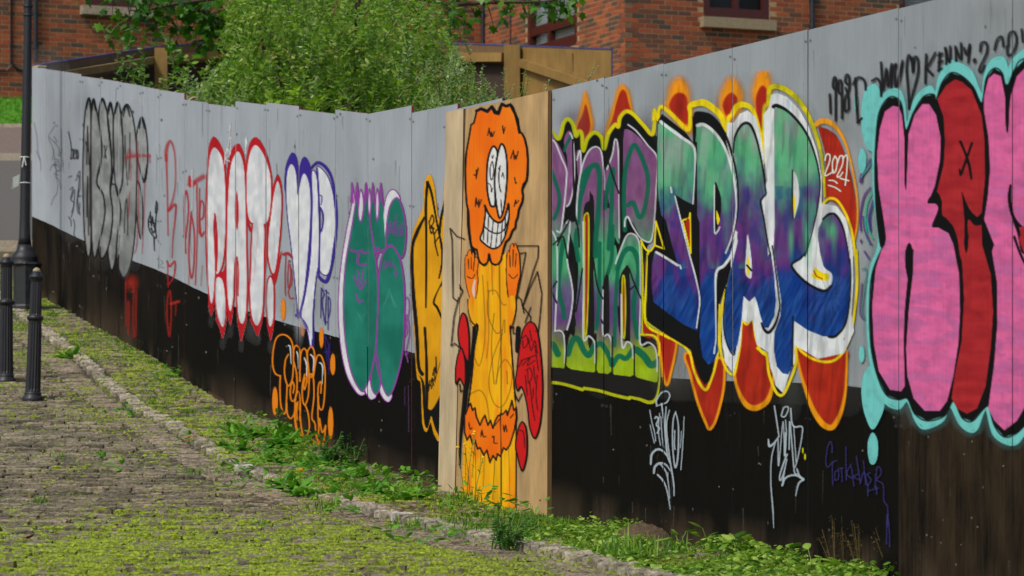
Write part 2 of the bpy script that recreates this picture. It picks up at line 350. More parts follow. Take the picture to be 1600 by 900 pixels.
class Cv:
    def __init__(s,x0,y0,x1,y1):
        s.x0,s.y0=x0,y0; s.w=int((x1-x0)*S)+1; s.h=int((y1-y0)*S)+1
        s.rgb=np.zeros((s.h,s.w,3)); s.a=np.zeros((s.h,s.w)); s.T=(0,0,1)
    def t(s,x0=0,y0=0,sc=1): s.T=(x0,y0,sc); return s
    def tp(s,p): p=np.array(p,float).copy(); p[:,0]=p[:,0]/s.T[2]+s.T[0]; p[:,1]=p[:,1]/s.T[2]+s.T[1]; return p
    def win(s,p,pad):
        a=np.floor((p.min(0)-pad-(s.x0,s.y0))*S).astype(int); b=np.ceil((p.max(0)+pad-(s.x0,s.y0))*S).astype(int)+1
        a=np.maximum(a,0); b=np.minimum(b,(s.w,s.h))
        if (b<=a).any(): return None
        xs=s.x0+np.arange(a[0],b[0])/S; ys=s.y0+np.arange(a[1],b[1])/S; X,Y=np.meshgrid(xs,ys); return a,b,X,Y
    def over(s,a,b,X,Y,cov,c):
        if callable(c): C=np.stack(np.broadcast_arrays(*c(X,Y)),-1).astype(float)
        else: C=np.broadcast_to(np.array(c,float),X.shape+(3,))
        sl=(slice(a[1],b[1]),slice(a[0],b[0])); A=s.a[sl]; R=s.rgb[sl]; o=cov+A*(1-cov)
        s.rgb[sl]=(C*cov[...,None]+R*(A*(1-cov))[...,None])/np.maximum(o,1e-6)[...,None]; s.a[sl]=o
    def segd(s,X,Y,p,closed,w=None):
        D=np.full(X.shape,1e9); N=len(p); R=range(N if closed else N-1)
        for i in R:
            a=p[i];b=p[(i+1)%N];d=b-a;L=d@d+1e-9
            if w is not None and len(R)>6:
                pass
            t=np.clip(((X-a[0])*d[0]+(Y-a[1])*d[1])/L,0,1); q=np.hypot(X-a[0]-t*d[0],Y-a[1]-t*d[1])
            if w is not None: q=q-(w[i]*(1-t)+w[(i+1)%N]*t)/2
            np.minimum(D,q,out=D)
        return D
    def poly(s,p,c,al=1.,soft=.9,smooth=True,wob=0.):
        p=s.tp(p); p=cr(p,True) if smooth else p
        if wob: p=p+RNG.normal(0,wob,p.shape)
        q=s.win(p,soft+1)
        if q is None: return s
        a,b,X,Y=q; ins=np.zeros(X.shape,bool); N=len(p)
        for i in range(N):
            x1,y1=p[i];x2,y2=p[(i+1)%N]
            if y1==y2: continue
            k=((y1>Y)!=(y2>Y)); xx=x1+(Y-y1)*(x2-x1)/(y2-y1); ins^=k&(X<xx)
        D=s.segd(X,Y,p,True); sd=np.where(ins,-D,D)
        s.over(a,b,X,Y,np.clip(.5-sd/soft,0,1)*al,c); return s
    def line(s,p,w,c,al=1.,soft=.9,smooth=True,closed=False):
        p=s.tp(p); N=len(p); wv=np.array(w,float)/s.T[2] if hasattr(w,'__len__') else np.full(N,w/s.T[2])
        if smooth and N>2:
            q=cr(np.column_stack([p,wv]),closed); p=q[:,:2]; wv=np.maximum(q[:,2],.3)
        pad=wv.max()/2+soft+1; CH=40
        q=s.win(p,pad)
        if q is None: return s
        a,b,X,Y=q; D=np.full(X.shape,1e9)
        M_=len(p)-(0 if closed else 1)
        for i in range(M_):   # work in a small window per segment
            A=p[i];B=p[(i+1)%len(p)]; w0=wv[i];w1=wv[(i+1)%len(p)]
            i0=max(int((min(A[0],B[0])-pad-s.x0)*S)-a[0],0); i1=min(int((max(A[0],B[0])+pad-s.x0)*S)+2-a[0],X.shape[1])
            j0=max(int((min(A[1],B[1])-pad-s.y0)*S)-a[1],0); j1=min(int((max(A[1],B[1])+pad-s.y0)*S)+2-a[1],X.shape[0])
            if i1<=i0 or j1<=j0: continue
            x=X[j0:j1,i0:i1];y=Y[j0:j1,i0:i1];d=B-A;L=d@d+1e-9
            t=np.clip(((x-A[0])*d[0]+(y-A[1])*d[1])/L,0,1); qq=np.hypot(x-A[0]-t*d[0],y-A[1]-t*d[1])-(w0*(1-t)+w1*t)/2
            D[j0:j1,i0:i1]=np.minimum(D[j0:j1,i0:i1],qq)
        s.over(a,b,X,Y,np.clip(.5-D/soft,0,1)*al,c); return s
    def blob(s,x,y,rx,ry,c,al=1.,soft=None):
        p=s.tp([(x-rx,y-ry),(x+rx,y+ry)]); cx,cy=p.mean(0); Rx,Ry=(p[1]-p[0])/2; k=1.0 if soft is None else 1+soft
        q=s.win(np.array([[cx-Rx*k,cy-Ry*k],[cx+Rx*k,cy+Ry*k]]),1)
        if q is None: return s
        a,b,X,Y=q; r=np.hypot((X-cx)/Rx,(Y-cy)/Ry)
        cov=np.clip((1-r)*min(Rx,Ry)/.9+.5,0,1) if soft is None else np.clip((1+soft-r)/(2*soft),0,1)**1.5
        s.over(a,b,X,Y,cov*al,c); return s
    def mod(s,f):
        X,Y=np.meshgrid(s.x0+np.arange(s.w)/S,s.y0+np.arange(s.h)/S); k=f(X,Y); s.rgb*=k[...,None] if k.ndim==2 else k; return s
_lvl=[0]
def emit(cv,name,label,off=None,seg=None,parent=None,sel=None):
    """turn the painted coverage into a thin sheet of paint lying on the boards"""
    _lvl[0]+=1; lift=.0016+.00025*_lvl[0]
    A=cv.a; m=A>.03
    cell=m[:-1,:-1]|m[1:,:-1]|m[:-1,1:]|m[1:,1:]
    xs=cv.x0+np.arange(cv.w)/S; ys=cv.y0+np.arange(cv.h)/S
    if off is None:
        js=np.array(joints); pi=np.searchsorted(js,xs,side='right'); cell&=(pi[:-1]==pi[1:])[None,:]
    use=np.zeros(A.shape,bool); use[:-1,:-1]|=cell;use[1:,:-1]|=cell;use[:-1,1:]|=cell;use[1:,1:]|=cell
    cols=np.zeros((cv.w,2))
    for i,x in enumerate(xs):
        cols[i]=wallhit(x,(panel_off(x) if off is None else off)+lift,seg)
    idx=-np.ones(A.shape,int); jj,ii=np.nonzero(use); idx[jj,ii]=np.arange(len(jj))
    pts=np.column_stack([cols[ii,0],cols[ii,1],CZ+(YH-ys[jj])/F*cols[ii,1]])
    cj,ci=np.nonzero(cell); q=np.column_stack([idx[cj,ci],idx[cj+1,ci],idx[cj+1,ci+1],idx[cj,ci+1]])
    me=bpy.data.meshes.new(name); me.vertices.add(len(pts)); me.vertices.foreach_set('co',pts.ravel())
    me.loops.add(q.size); me.loops.foreach_set('vertex_index',q.ravel()); me.polygons.add(len(q)); me.polygons.foreach_set('loop_start',np.arange(len(q))*4); me.polygons.foreach_set('loop_total',np.full(len(q),4))
    c=np.clip(cv.rgb[jj,ii]/255,0,1); c=np.where(c<=.04045,c/12.92,((c+.055)/1.055)**2.4)
    at=me.color_attributes.new('paint','FLOAT_COLOR','POINT'); at.data.foreach_set('color',np.column_stack([c,np.clip(A[jj,ii],0,1)]).astype(np.float32).ravel())
    me.materials.append(M['paint']); me.update(calc_edges=True); me.validate()
    o=bpy.data.objects.new(name,me); col.objects.link(o); setparent(o,parent or root); o['label']=label; return o
def col_noise(c,amp=12,sc=.06,sy=None,o=3,c2=None):
    c=np.array(c,float); c2=c+amp if c2 is None else np.array(c2,float)
    def f(X,Y):
        n=np.clip((fbm(X*sc,Y*(sy or sc),o)-.5)*2.2+.5,0,1); return tuple(c[i]+(c2[i]-c[i])*n for i in range(3))
    return f
# ------------------------------------------------------------------ graffiti (traced on the boards)
BK=(12,11,12); WH=(214,219,224)
def whitef(X,Y):
    n=fbm(X*.14+3,Y*.06,3)+.10*np.sin(np.hypot(X-380,(Y-230)*.6)*.5+5*fbm(X*.05,Y*.03,2)); n=np.clip((n-.3)*1.8,0,1)
    return tuple(a+(b-a)*n for a,b in zip((206,211,217),(229,232,235)))
# 0 wear: screw heads, drips, scuffs and patches on the boards
c=Cv(50,0,1660,930); c.t(); wr=random.Random(5)
for i,x in enumerate(joints[:-2]):
    pmx=float(np.interp(x,[73,575,1600],[150,225,390])); yt=tops[i][0]+.05*pmx; yb=base_y(x)-.1*pmx
    for q in range(5):
        for dx in(-2.2,2.6):
            if x+dx>52 and x>110: c.blob(x+dx*pmx/220,yt+(yb-yt)*q/4+wr.uniform(-3,3),1.0+pmx/420,1.2+pmx/380,(84,84,86) if q<3 else (60,56,52),.5)
for k in range(230):
    x=wr.uniform(60,1640)**1.0; yt=float(np.interp(x,[50,575,1600],[112,180,-20])); ym=bound_y(x); L=wr.uniform(8,90)*np.interp(x,[50,1600],[.5,1.3]); y=wr.uniform(yt,ym-5); w=wr.uniform(.6,1.7)
    c.line([(x,y),(x+wr.uniform(-1,1),y+L*.5),(x+wr.uniform(-1.5,1.5),min(y+L,ym))],[w,w*.8,w*.3],wr.choice([(96,100,106),(112,114,116),(178,184,190),(104,96,88)]),wr.uniform(.15,.5),1.4)
for k in range(60):
    x=wr.uniform(60,1640); yt=float(np.interp(x,[50,575,1600],[112,180,-20])); w=wr.uniform(6,34); h=wr.uniform(14,80); y=wr.uniform(yt+5,bound_y(x)-h)
    c.blob(x,y+h/2,w,h,wr.choice([(132,138,144),(168,174,180),(140,140,138)]),wr.uniform(.12,.3),.8)
for k in range(50):
    x=wr.uniform(60,1640); yt=float(np.interp(x,[50,575,1600],[112,180,-20])); c.blob(x,wr.uniform(yt+3,bound_y(x)),wr.uniform(.8,1.8),wr.uniform(1,3),(60,56,60),.6)
for k in range(150):
    x=wr.uniform(60,1640); yb=base_y(x); ym=bound_y(x); y=wr.uniform(ym,yb-8); L=wr.uniform(4,60)
    if wr.random()<.5: c.line([(x,y),(x+wr.uniform(-1,1),min(y+L,yb))],[wr.uniform(.5,1.2),.4],wr.choice([(104,100,94),(70,62,52),(120,116,110)]),wr.uniform(.25,.6),1.2)
    else: c.blob(x,y,wr.uniform(.7,1.4),wr.uniform(.8,1.8),(150,146,140),.6)
for k in range(34):
    x=wr.uniform(60,1640); yb=base_y(x); c.blob(x,yb+4,wr.uniform(8,38),wr.uniform(14,46),wr.choice([(78,66,52),(92,78,60),(64,56,46)]),wr.uniform(.2,.5),.8)
c.poly([(1049,592),(1133,596),(1323,603),(1404,612),(1404,640),(1250,632),(1100,628),(1030,624),(1030,592)],(44,42,40),.55,4,False)
emit(c,'paint_wear','screw heads, drips, scuffs and mud splashes scattered over the painted boards')['kind']='stuff'
# 1 grey throw-up --------------------------------------------------
c=Cv(120,140,240,445); c.t(90,140,2.812)
lobes=[[(137,38),(120,110),(112,300),(113,500),(120,650),(133,735),(145,690),(148,500),(147,300),(146,120)],
 [(158,40),(148,120),(147,300),(147,500),(150,650),(160,738),(176,700),(200,600),(208,530),(198,460),(172,410),(190,330),(193,250),(180,140)],
 [(196,38),(180,110),(190,200),(195,280),(172,400),(200,460),(208,540),(190,640),(180,690),(195,742),(222,690),(238,600),(240,520),(230,440),(238,330),(230,200),(215,90)],
 [(232,55),(218,110),(228,220),(238,330),(232,440),(246,330),(245,200),(243,110)],
 [(232,430),(242,540),(235,640),(222,700),(226,750),(238,795),(255,735),(262,650),(278,540),(268,470),(255,420)],
 [(264,55),(248,110),(243,200),(248,330),(254,420),(265,465),(280,430),(288,330),(286,200),(278,100)],
 [(300,65),(280,120),(288,250),(286,400),(268,465),(278,540),(262,650),(258,720),(270,790),(293,825),(320,770),(338,650),(345,500),(348,300),(340,180),(322,90)],
 [(368,120),(350,180),(346,240),(355,320),(380,405),(393,350),(395,250),(385,160)],
 [(350,405),(345,500),(352,590),(365,655),(373,600),(374,520),(365,440)]]
gf=col_noise((126,130,128),0,.09,.05,3,(172,176,176))
for l in lobes: c.poly(l,gf,.74,1.2)
for l in lobes: c.line(l,5.5,BK,.92,1.1,closed=True)
for x,y,w in((137,45,14),(158,50,9),(197,48,20),(232,66,12),(264,64,15),(302,76,18),(369,130,14)): c.line([(x-w*.7,y+42),(x-w*.35,y+8),(x,y-6),(x+w*.35,y+6),(x+w*.9,y+42)],[4,9,10,9,5],BK,.95,1.2)
c.line([(380,405),(387,380),(392,330)],[12,10,6],BK); c.line([(265,465),(275,440)],10,BK)
for p in([(205,245),(214,305)],[(216,248),(205,300)],[(296,200),(299,300),(307,420)],[(318,190),(316,300),(312,395)],[(293,630),(296,540),(303,480),(308,560),(308,640)],[(128,330),(132,160),(138,330)],[(128,560),(131,380),(136,640)],[(124,230),(134,270)],[(146,230),(140,400),(143,600)],[(265,760),(272,640)]): c.line(p,4.2,BK,.9)
c.blob(340,420,60,330,(150,156,165),.12,.7)
emit(c,'graffiti','grey bubble-letter graffiti with thin black outlines near the far end')
# 2 faint marker tags by the corner ---------------------------------
c=Cv(50,185,134,375); c.t(0,150,6)
for p in([(320,250),(345,380),(352,480),(365,560),(380,620),(383,700)],[(340,520),(372,600),(360,560)]): c.line(p,5,(92,82,100),.55,1.5)
for p in([(540,285),(518,280),(455,380),(480,450),(500,520),(490,600)],[(500,380),(520,400),(535,430),(510,430)],[(455,380),(540,470),(565,540)],[(540,550),(565,560),(550,520)],[(515,590),(545,600),(510,650),(548,640)],[(500,640),(540,700),(575,690),(545,610)],[(530,720),(520,760),(555,790),(570,870)],[(575,310),(580,660)],[(590,600),(600,720)],[(470,700),(500,640),(560,680),(510,730),(550,740)],[(500,500),(540,860),(500,960),(480,1020)]): c.line(p,4,(52,54,70),.62,1.3)
c.blob(508,253,6,8,(60,60,70),.6)
c.t(90,140,2.812)
for p in([(48,185),(60,250),(58,305)],[(60,270),(68,262),(66,300),(58,303)],[(74,285),(80,265),(72,268),(72,303),(80,300)],[(83,268),(83,303)],[(88,265),(92,290),(88,305),(85,285),(88,265)]): c.line(p,4.2,(34,34,44),.85,1.)
for p in([(50,385),(62,380)],[(55,440),(68,430),(58,480),(72,500),(62,540)],[(85,380),(98,360),(100,420),(88,480),(98,550)],[(80,400),(95,380),(90,460),(100,470)],[(48,560),(58,575),(60,600)],[(70,570),(75,600),(72,635),(80,650)],[(60,480),(75,440),(70,520),(60,560)],[(92,440),(84,500),(92,545),(98,500)]): c.line(p,3.6,(40,42,56),.75,1.2)
emit(c,'tag','cluster of small dark marker tags beside the far corner')
# 3 red tags between grey piece and white piece ---------------------
RD=(186,36,44)
c=Cv(195,215,340,585); c.t(90,140,2.812)
c.line([(300,300),(345,290),(405,292)],[9,16,9],RD,.5,3); c.line([(402,285),(405,318)],9,RD,.4,2.5)
for p in([(352,230),(355,500),(348,680),(335,720)],[(383,405),(378,600),(370,720)],[(300,320),(318,260),(322,400)],[(318,450),(310,560)]): c.line(p,5,RD,.5,1.6)
c.blob(325,850,26,30,(190,50,36),.5,.7)
c.t(0,450,4)
for p in([(786,-40),(782,120),(786,240)],[(802,280),(798,100),(808,110),(800,290)],[(836,-10),(832,180),(835,310)],[(852,20),(850,200),(846,300)]): c.line(p,7,(178,42,36),.62,3)
c.t(220,210,2.727)
c.line([(108,110),(108,70),(116,40),(128,30),(142,70),(148,150),(145,230),(132,290),(118,322)],[13,15,13,10,7,6,6,8,10],RD,.62,2.2)
c.line([(108,90),(112,220),(116,430)],[8,6,5],RD,.72,1.5); c.line([(118,325),(148,300),(144,380),(136,450),(133,525)],[11,9,6,5,4],RD,.78,1.5)
c.line([(112,540),(122,562),(145,542),(142,600),(120,640)],[7,8,7,6,5],RD,.8,1.3); c.line([(114,560),(116,650)],6,RD,.6,1.5)
c.line([(110,770),(115,690),(125,670),(130,760),(122,860),(112,790),(112,740)],6,(180,44,34),.62,2.5); c.line([(128,722),(162,712)],11,(190,50,38),.6,2.5); c.line([(150,715),(148,770)],5,(180,44,34),.5,2)
c.line([(191,505),(185,380),(186,280),(193,240),(202,290),(200,360),(190,445)],[7,6,7,7,6,6,6],RD,.85,1.1)
c.line([(215,330),(206,440),(205,540),(215,612),(225,560),(228,430),(214,335)],6.5,RD,.85,1.2)
c.line([(205,215),(232,200),(265,180)],[10,18,20],RD,.62,4); c.line([(207,180),(213,215),(228,205)],[9,20,12],RD,.9,1.5)
c.line([(218,150),(219,320)],[8,6],(206,208,214),.8,1.8)
for p in([(238,210),(240,420),(232,640)],[(250,230),(248,420)]): c.line(p,5.5,RD,.75,1.3)
c.line([(250,365),(266,350),(268,300),(256,285),(250,350),(256,430),(270,415)],[6,7,6,6,6,9,6],RD,.85,1.2)
c.line([(206,560),(204,640)],4,RD,.5,2); c.line([(262,560),(256,645)],4,RD,.5,2)
emit(c,'tag','thin red spray tags running between the grey and the white bubble letters')
c=Cv(225,300,268,425); c.t(220,210,2.727)
for p in([(66,285),(71,300),(68,330),(62,330),(66,285)],[(66,330),(62,400),(66,440),(50,430),(36,405),(32,370),(40,340)],[(40,330),(45,390),(48,350),(58,400)],[(32,370),(60,380)],[(56,440),(58,495)],[(45,400),(52,420),(60,405)]): c.line(p,5,(26,26,36),.9)
for p in([(72,450),(85,470)],[(70,530),(95,545),(80,560),(98,570)],[(78,520),(76,570)]): c.line(p,3,(70,72,84),.5,1.4)
emit(c,'tag','small black scrawled tag between the grey letters and the red tag')
# 4 white letters with red outline ---------------------------------
c=Cv(305,180,455,600); c.t(310,190,2.573)
R1=[(62,105),(45,150),(36,280),(34,450),(40,640),(50,728),(60,700),(66,600),(64,520),(60,420),(66,370),(72,400),(76,500),(70,600),(80,608),(98,560),(108,430),(108,280),(100,170),(85,125)]
R2=[(88,628),(72,634),(68,700),(78,780),(97,825),(107,790),(108,720),(100,650)]
A1=[(155,122),(130,180),(119,320),(115,500),(115,650),(122,742),(131,758),(140,700),(142,620),(146,560),(155,560),(158,640),(157,720),(163,790),(177,812),(190,770),(194,640),(191,480),(189,320),(184,200),(172,140)]
T1=[(228,95),(207,130),(195,210),(195,320),(202,385),(217,408),(235,398),(248,410),(262,412),(280,395),(290,330),(291,240),(280,180),(255,120)]
T2=[(225,400),(216,480),(212,600),(208,680),(215,780),(235,820),(253,780),(260,700),(262,560),(262,410)]
E1=[(318,240),(302,300),(292,380),(283,450),(282,540),(295,603),(308,598),(322,500),(331,380),(332,290)]
E2=[(289,625),(278,660),(276,740),(282,810),(291,822),(300,790),(302,700),(299,650)]
for x,y in((52,800),(97,890),(130,840),(172,900),(215,850),(240,870),(290,905),(205,830)): c.blob(x,y,18,44,(188,192,198),.05,.9)
RDD=(186,22,32)
for l in(R1,R2,A1,T1,T2,E1,E2): c.line(l,13,RDD,1,1.1,closed=True); c.poly(l,RDD)
for p in([(62,60),(44,90),(34,160),(40,190),(62,110),(90,130),(108,220),(108,150),(88,90)],[(155,90),(130,120),(114,200),(118,260),(155,125),(184,210),(190,180),(178,115)],[(150,95),(145,130),(170,130),(168,92)],[(230,62),(205,90),(190,170),(193,200),(228,98),(262,130),(290,240),(298,240),(285,160),(260,95)],[(320,212),(302,250),(296,300),(318,245),(332,290),(336,260)]): c.poly(p,RDD)
for p in([(40,720),(44,760),(52,782),(60,750),(63,700)],[(70,790),(85,830),(97,872),(108,830),(112,770)],[(115,740),(122,800),(130,818),(138,770),(142,720)],[(158,790),(165,850),(172,885),(182,850),(195,780)],[(210,790),(222,830),(238,862),(252,820),(262,760)],[(275,810),(283,850),(290,880),(298,850),(306,790)],[(72,610),(100,600),(112,560),(118,640),(102,660),(84,628)],[(142,560),(155,520),(160,700),(150,690),(142,620)],[(262,415),(290,405),(282,470),(276,560),(268,620),(262,600)],[(195,390),(215,430),(235,420),(225,440),(205,440)],[(295,600),(318,560),(335,520),(322,600),(310,650),(300,660)]): c.poly(p,RDD)
for l in(R1,R2,A1,T1,T2,E1,E2): c.poly(l,whitef)
c.line([(66,372),(72,420),(75,500),(72,600)],7,RDD); c.poly([(154,278),(147,340),(148,400),(155,435),(161,400),(161,330)],RDD)
c.line([(148,560),(155,545),(161,600),(160,700)],5,RDD); c.line([(240,425),(232,520),(222,640)],2,(200,60,70),.4)
c.line([(72,640),(70,720),(80,790),(98,812),(106,760)],3,(120,140,160),.45,2)
for p in([(105,170),(112,110),(126,130),(110,150),(126,160)],[(115,130),(130,10),(120,100)],[(122,70),(130,65)],[(132,60),(128,130)],[(118,40),(128,12)],[(190,130),(189,70),(196,90),(188,110)],[(193,60),(191,90)]): c.line(p,4.5,(226,228,232),.9,1.1)
c.mod(lambda X,Y:1-.10*np.clip((fbm(X*.12,Y*.02,3)-.5)*4,0,1))
emit(c,'graffiti','large white letters RAT! outlined in red, dripping points below')
# 5 white VP with purple outline -----------------------------------
PU=(58,38,142)
c=Cv(436,230,535,585); c.t(430,220,3)
V=[(72,112),(57,150),(52,240),(60,360),(77,500),(93,650),(108,790),(118,780),(135,700),(150,560),(162,400),(165,280),(158,200),(140,155),(125,170),(112,230),(107,252),(103,240),(99,170),(88,122)]
I_=[(182,142),(172,160),(176,280),(173,420),(166,560),(150,680),(135,760),(124,810),(135,850),(152,890),(168,970),(172,880),(178,760),(190,640),(203,560),(205,420),(200,280),(195,180)]
Pp=[(207,125),(197,130),(201,200),(206,300),(212,310),(225,350),(222,420),(209,430),(209,560),(212,610),(238,628),(255,600),(270,500),(282,400),(276,300),(263,220),(240,160)]
for l in(V,I_,Pp): c.line(l,9,PU,1,1.1,closed=True)
c.poly([(80,55),(62,80),(47,130),(43,220),(52,240),(58,150),(72,114),(90,122),(102,180),(106,200),(112,150),(100,75)],PU); c.poly([(135,75),(118,105),(108,170),(107,250),(125,172),(140,152),(160,205),(166,280),(174,280),(170,150),(155,92)],PU)
c.line([(168,128),(185,110),(205,102),(240,128),(266,180),(283,280),(287,380),(278,500),(260,600),(242,655),(222,655),(205,636)],[10,12,14,15,12,11,11,12,14,16,16,12],PU)
c.line([(170,280),(167,420),(157,560),(140,690),(115,810)],[12,12,10,9,10],PU); c.poly([(98,790),(105,835),(118,825),(125,780),(110,770)],PU)
for l in(V,I_,Pp): c.poly(l,whitef)
c.line([(212,312),(225,345),(223,400),(211,432)],7,PU); c.line([(196,130),(204,250),(208,420),(206,560),(203,640)],9,PU)
c.line([(207,255),(219,262),(216,300)],5,PU)
c.t(410,470,3.75); c.line([(198,85),(212,80),(240,110),(262,150),(285,200),(300,262)],[20,12,9,9,8,8],PU); c.line([(303,-10),(296,100),(300,200),(298,285)],[9,9,10,5],PU)
c.poly([(235,60),(232,95),(262,140),(290,225),(294,150),(300,40),(302,-20),(245,20)],whitef); c.line([(303,-10),(297,100),(299,280)],8,PU)
c.blob(215,130,22,90,(200,205,212),.45,.9)
emit(c,'graffiti','white letters VP outlined in purple, narrowing to a point at the bottom')
c=Cv(436,380,522,600); c.t(430,220,3)
c.line([(38,532),(60,528),(78,545)],[12,14,9],(176,34,44),.9,1.3)
for p in([(50,540),(46,640),(48,725)],[(64,560),(58,640),(62,690),(72,640),(70,580)],[(75,600),(78,660),(62,700),(68,735),(86,738)]): c.line(p,5.5,(176,34,44),.85,1.2)
for p in([(216,690),(213,830)],[(216,690),(230,720),(218,755),(235,860)],[(240,700),(234,860)],[(232,700),(250,715)],[(228,840),(242,850)],[(248,730),(247,885)],[(248,730),(258,750),(256,800),(248,830)]): c.line(p,5,PU,.9)
c.t(410,470,3.75)
for p in([(365,200),(375,330),(382,370)],[(370,210),(388,260),(378,300),(396,340)],[(388,250),(390,430)],[(362,300),(398,300)],[(398,250),(388,330)]): c.line(p,7,(52,34,120),.7,1.6)
emit(c,'tag','small red and purple tags squeezed around the white VP letters')
# 6 orange outline throw-up ----------------------------------------
OR=(232,134,20)
c=Cv(420,460,530,705); c.t(410,470,3.75)
for p in([(105,440),(75,425),(60,370),(65,280),(85,215),(125,198),(165,225),(180,280),(182,360)],[(105,440),(103,520),(108,610),(125,662),(138,640),(142,560),(145,500)],
 [(152,315),(135,350),(130,430),(150,498),(175,460),(182,370)],[(185,360),(200,430),(202,520),(188,580),(170,582),(163,530),(175,475),(186,500),(180,540)],[(142,600),(146,660),(165,690),(188,660),(200,600)],
 [(182,320),(185,280),(200,262),(218,290),(220,370),(215,470)],[(205,760),(192,680),(193,580),(208,530),(220,570),(222,650),(212,700),(202,680),(202,620),(210,592),(214,640)],
 [(220,470),(220,360),(228,300),(245,280),(262,310),(264,400),(258,480),(246,520),(242,490),(250,450)],[(248,430),(234,500),(236,580),(250,610),(268,560),(273,480),(271,400),(262,320),(270,285),(290,270),(305,310),(303,400),(285,450)],
 [(272,480),(280,430),(298,450),(302,560),(290,680),(308,720),(318,800),(350,850),(365,790),(371,730)],[(250,610),(268,660),(275,740),(260,790),(240,790),(228,740),(222,680)],[(188,650),(195,740),(215,775),(250,805),(290,815),(345,850)],
 [(300,440),(312,360),(325,320),(348,330),(366,400),(366,520),(355,625),(335,630),(325,560),(330,490),(345,478),(342,540)],[(328,560),(325,660),(331,740),(326,785)],[(335,690),(350,770),(369,738)]): c.line(p,[9]*len(p),OR,.95,1.1)
for x,y,rx,ry,a in((122,50,14,66,1),(346,215,13,60,1),(413,372,16,62,1),(74,588,17,82,1),(400,715,16,92,1),(235,175,13,34,.55)): c.blob(x,y,rx,ry,OR if a==1 else (228,150,110),a*.97)
for p in([(152,262),(163,275),(168,370)],[(201,298),(210,330),(210,400)],[(246,335),(258,370),(258,440)],[(282,315),(300,340),(297,410)],[(335,362),(352,385),(350,485)]): c.line(p,[7,8,4],(208,222,232),.95)
c.blob(300,840,70,26,(200,120,40),.35,.9)
emit(c,'graffiti','orange outline lettering with orange dots low on the black band, above the weeds')
# 7 green and purple piece -----------------------------------------
PR=(146,58,158); GR=col_noise((22,108,92),0,.05,.03,3,(34,128,110))
c=Cv(520,278,655,640); c.t(510,270,2.432)
B1=[(117,50),(110,120),(92,230),(72,350),(64,500),(72,640),(95,760),(130,828),(150,815),(175,740),(190,640),(196,500),(193,380),(180,280),(165,180),(157,110),(150,45),(142,140),(132,180),(122,140)]
WB=[(97,50),(98,120),(76,230),(54,380),(47,520),(56,660),(80,770),(120,838),(145,838),(120,810),(88,700),(70,600),(66,480),(74,350),(92,220),(108,130)]
B2=[(176,50),(170,130),(168,200),(184,290),(200,300),(222,290),(220,200),(207,50),(200,150),(192,180),(184,140)]
B3=[(240,280),(215,310),(200,380),(196,500),(190,640),(190,720),(210,800),(235,848),(262,800),(290,680),(296,560),(296,440),(285,350),(265,295)]
EA=[(264,95),(240,130),(228,210),(228,280),(250,275),(280,322),(296,300),(302,230),(295,160),(280,110)]
WE=[(250,66),(230,90),(218,160),(219,270),(228,230),(236,140),(262,98),(278,100),(268,76)]
WD=[(148,822),(160,850),(172,860),(188,845),(172,800),(164,790)]; WF=[(198,790),(206,835),(222,862),(238,868),(248,845),(228,838),(212,800)]
MD=[(190,690),(168,790),(186,842),(206,800)]
for l in(WB,B1,B2,B3,EA,WE,WD,WF,MD): c.line(l,7,PR,1,1,closed=True)
for l in(WB,WE,WD,WF): c.poly(l,whitef)
for l in(MD,B2,B1,B3,EA): c.poly(l,GR)
for l in(B1,B3,EA,MD): c.line(l,5,PR,.95,1,closed=True)
c.line([(222,290),(200,300),(186,300),(170,220)],5,PR)
for p in([(132,62),(141,120),(134,175),(128,185),(122,160),(124,110)],[(163,60),(169,120),(163,165),(158,120)],[(193,60),(200,120),(193,185),(187,130)]): c.poly(p,whitef); c.line(p,4,PR,.95,1,closed=True)
for x in(97,117,150,176,207): c.line([(x-4,110),(x,38),(x+5,115)],4.5,PR)
for p,w in(([(92,292),(110,300),(135,296)],9),([(140,305),(158,302)],9),([(122,310),(120,345),(150,350)],9),([(118,370),(125,400),(118,420)],6),([(140,370),(135,405),(128,430)],6),([(105,395),(118,425),(132,440),(150,410)],7),([(112,460),(122,490),(138,485)],7),([(182,290),(200,288),(190,330)],7)): c.line(p,w,PR,.85,1.2)
for p in([(235,240),(232,195),(240,230),(242,185),(250,230),(256,190),(258,235)],[(262,160),(264,240)],[(256,190),(270,185)],[(272,200),(270,235),(280,235),(280,200)],[(286,190),(290,215),(284,240),(292,230)],[(215,350),(226,335),(230,360),(240,335),(246,358),(254,345),(262,365)],[(215,370),(225,350)],[(258,380),(268,395)],[(266,370),(268,392)]): c.line(p,5,PR,.7,1.2)
for k in range(4): c.line([(110+k*8,520+k*12),(130+k*3,545+k*9),(152-k*5,530+k*12)],2,(90,160,146),.35,2); c.line([(215+k*6,470-k*14+40),(240,430-k*10+40),(270-k*5,470+40)],2,(100,166,150),.4,2)
emit(c,'graffiti','dark green crown-topped bubble character with purple outline and white shadow')
c=Cv(628,455,648,760); c.t(510,270,2.432)
for p in([(300,480),(310,475),(314,520),(302,580),(298,620),(308,600),(302,560),(306,540),(316,600),(310,640),(300,690),(312,680)],[(304,690),(310,720)]): c.line(p,5,(150,70,165),.75,1.2)
c.t(300,600,4); c.line([(1352,10),(1355,300)],3,(150,120,170),.35,1.5); c.line([(1330,20),(1330,130)],5,(120,60,130),.5,2)
emit(c,'tag','narrow vertical purple tag right of the green character')
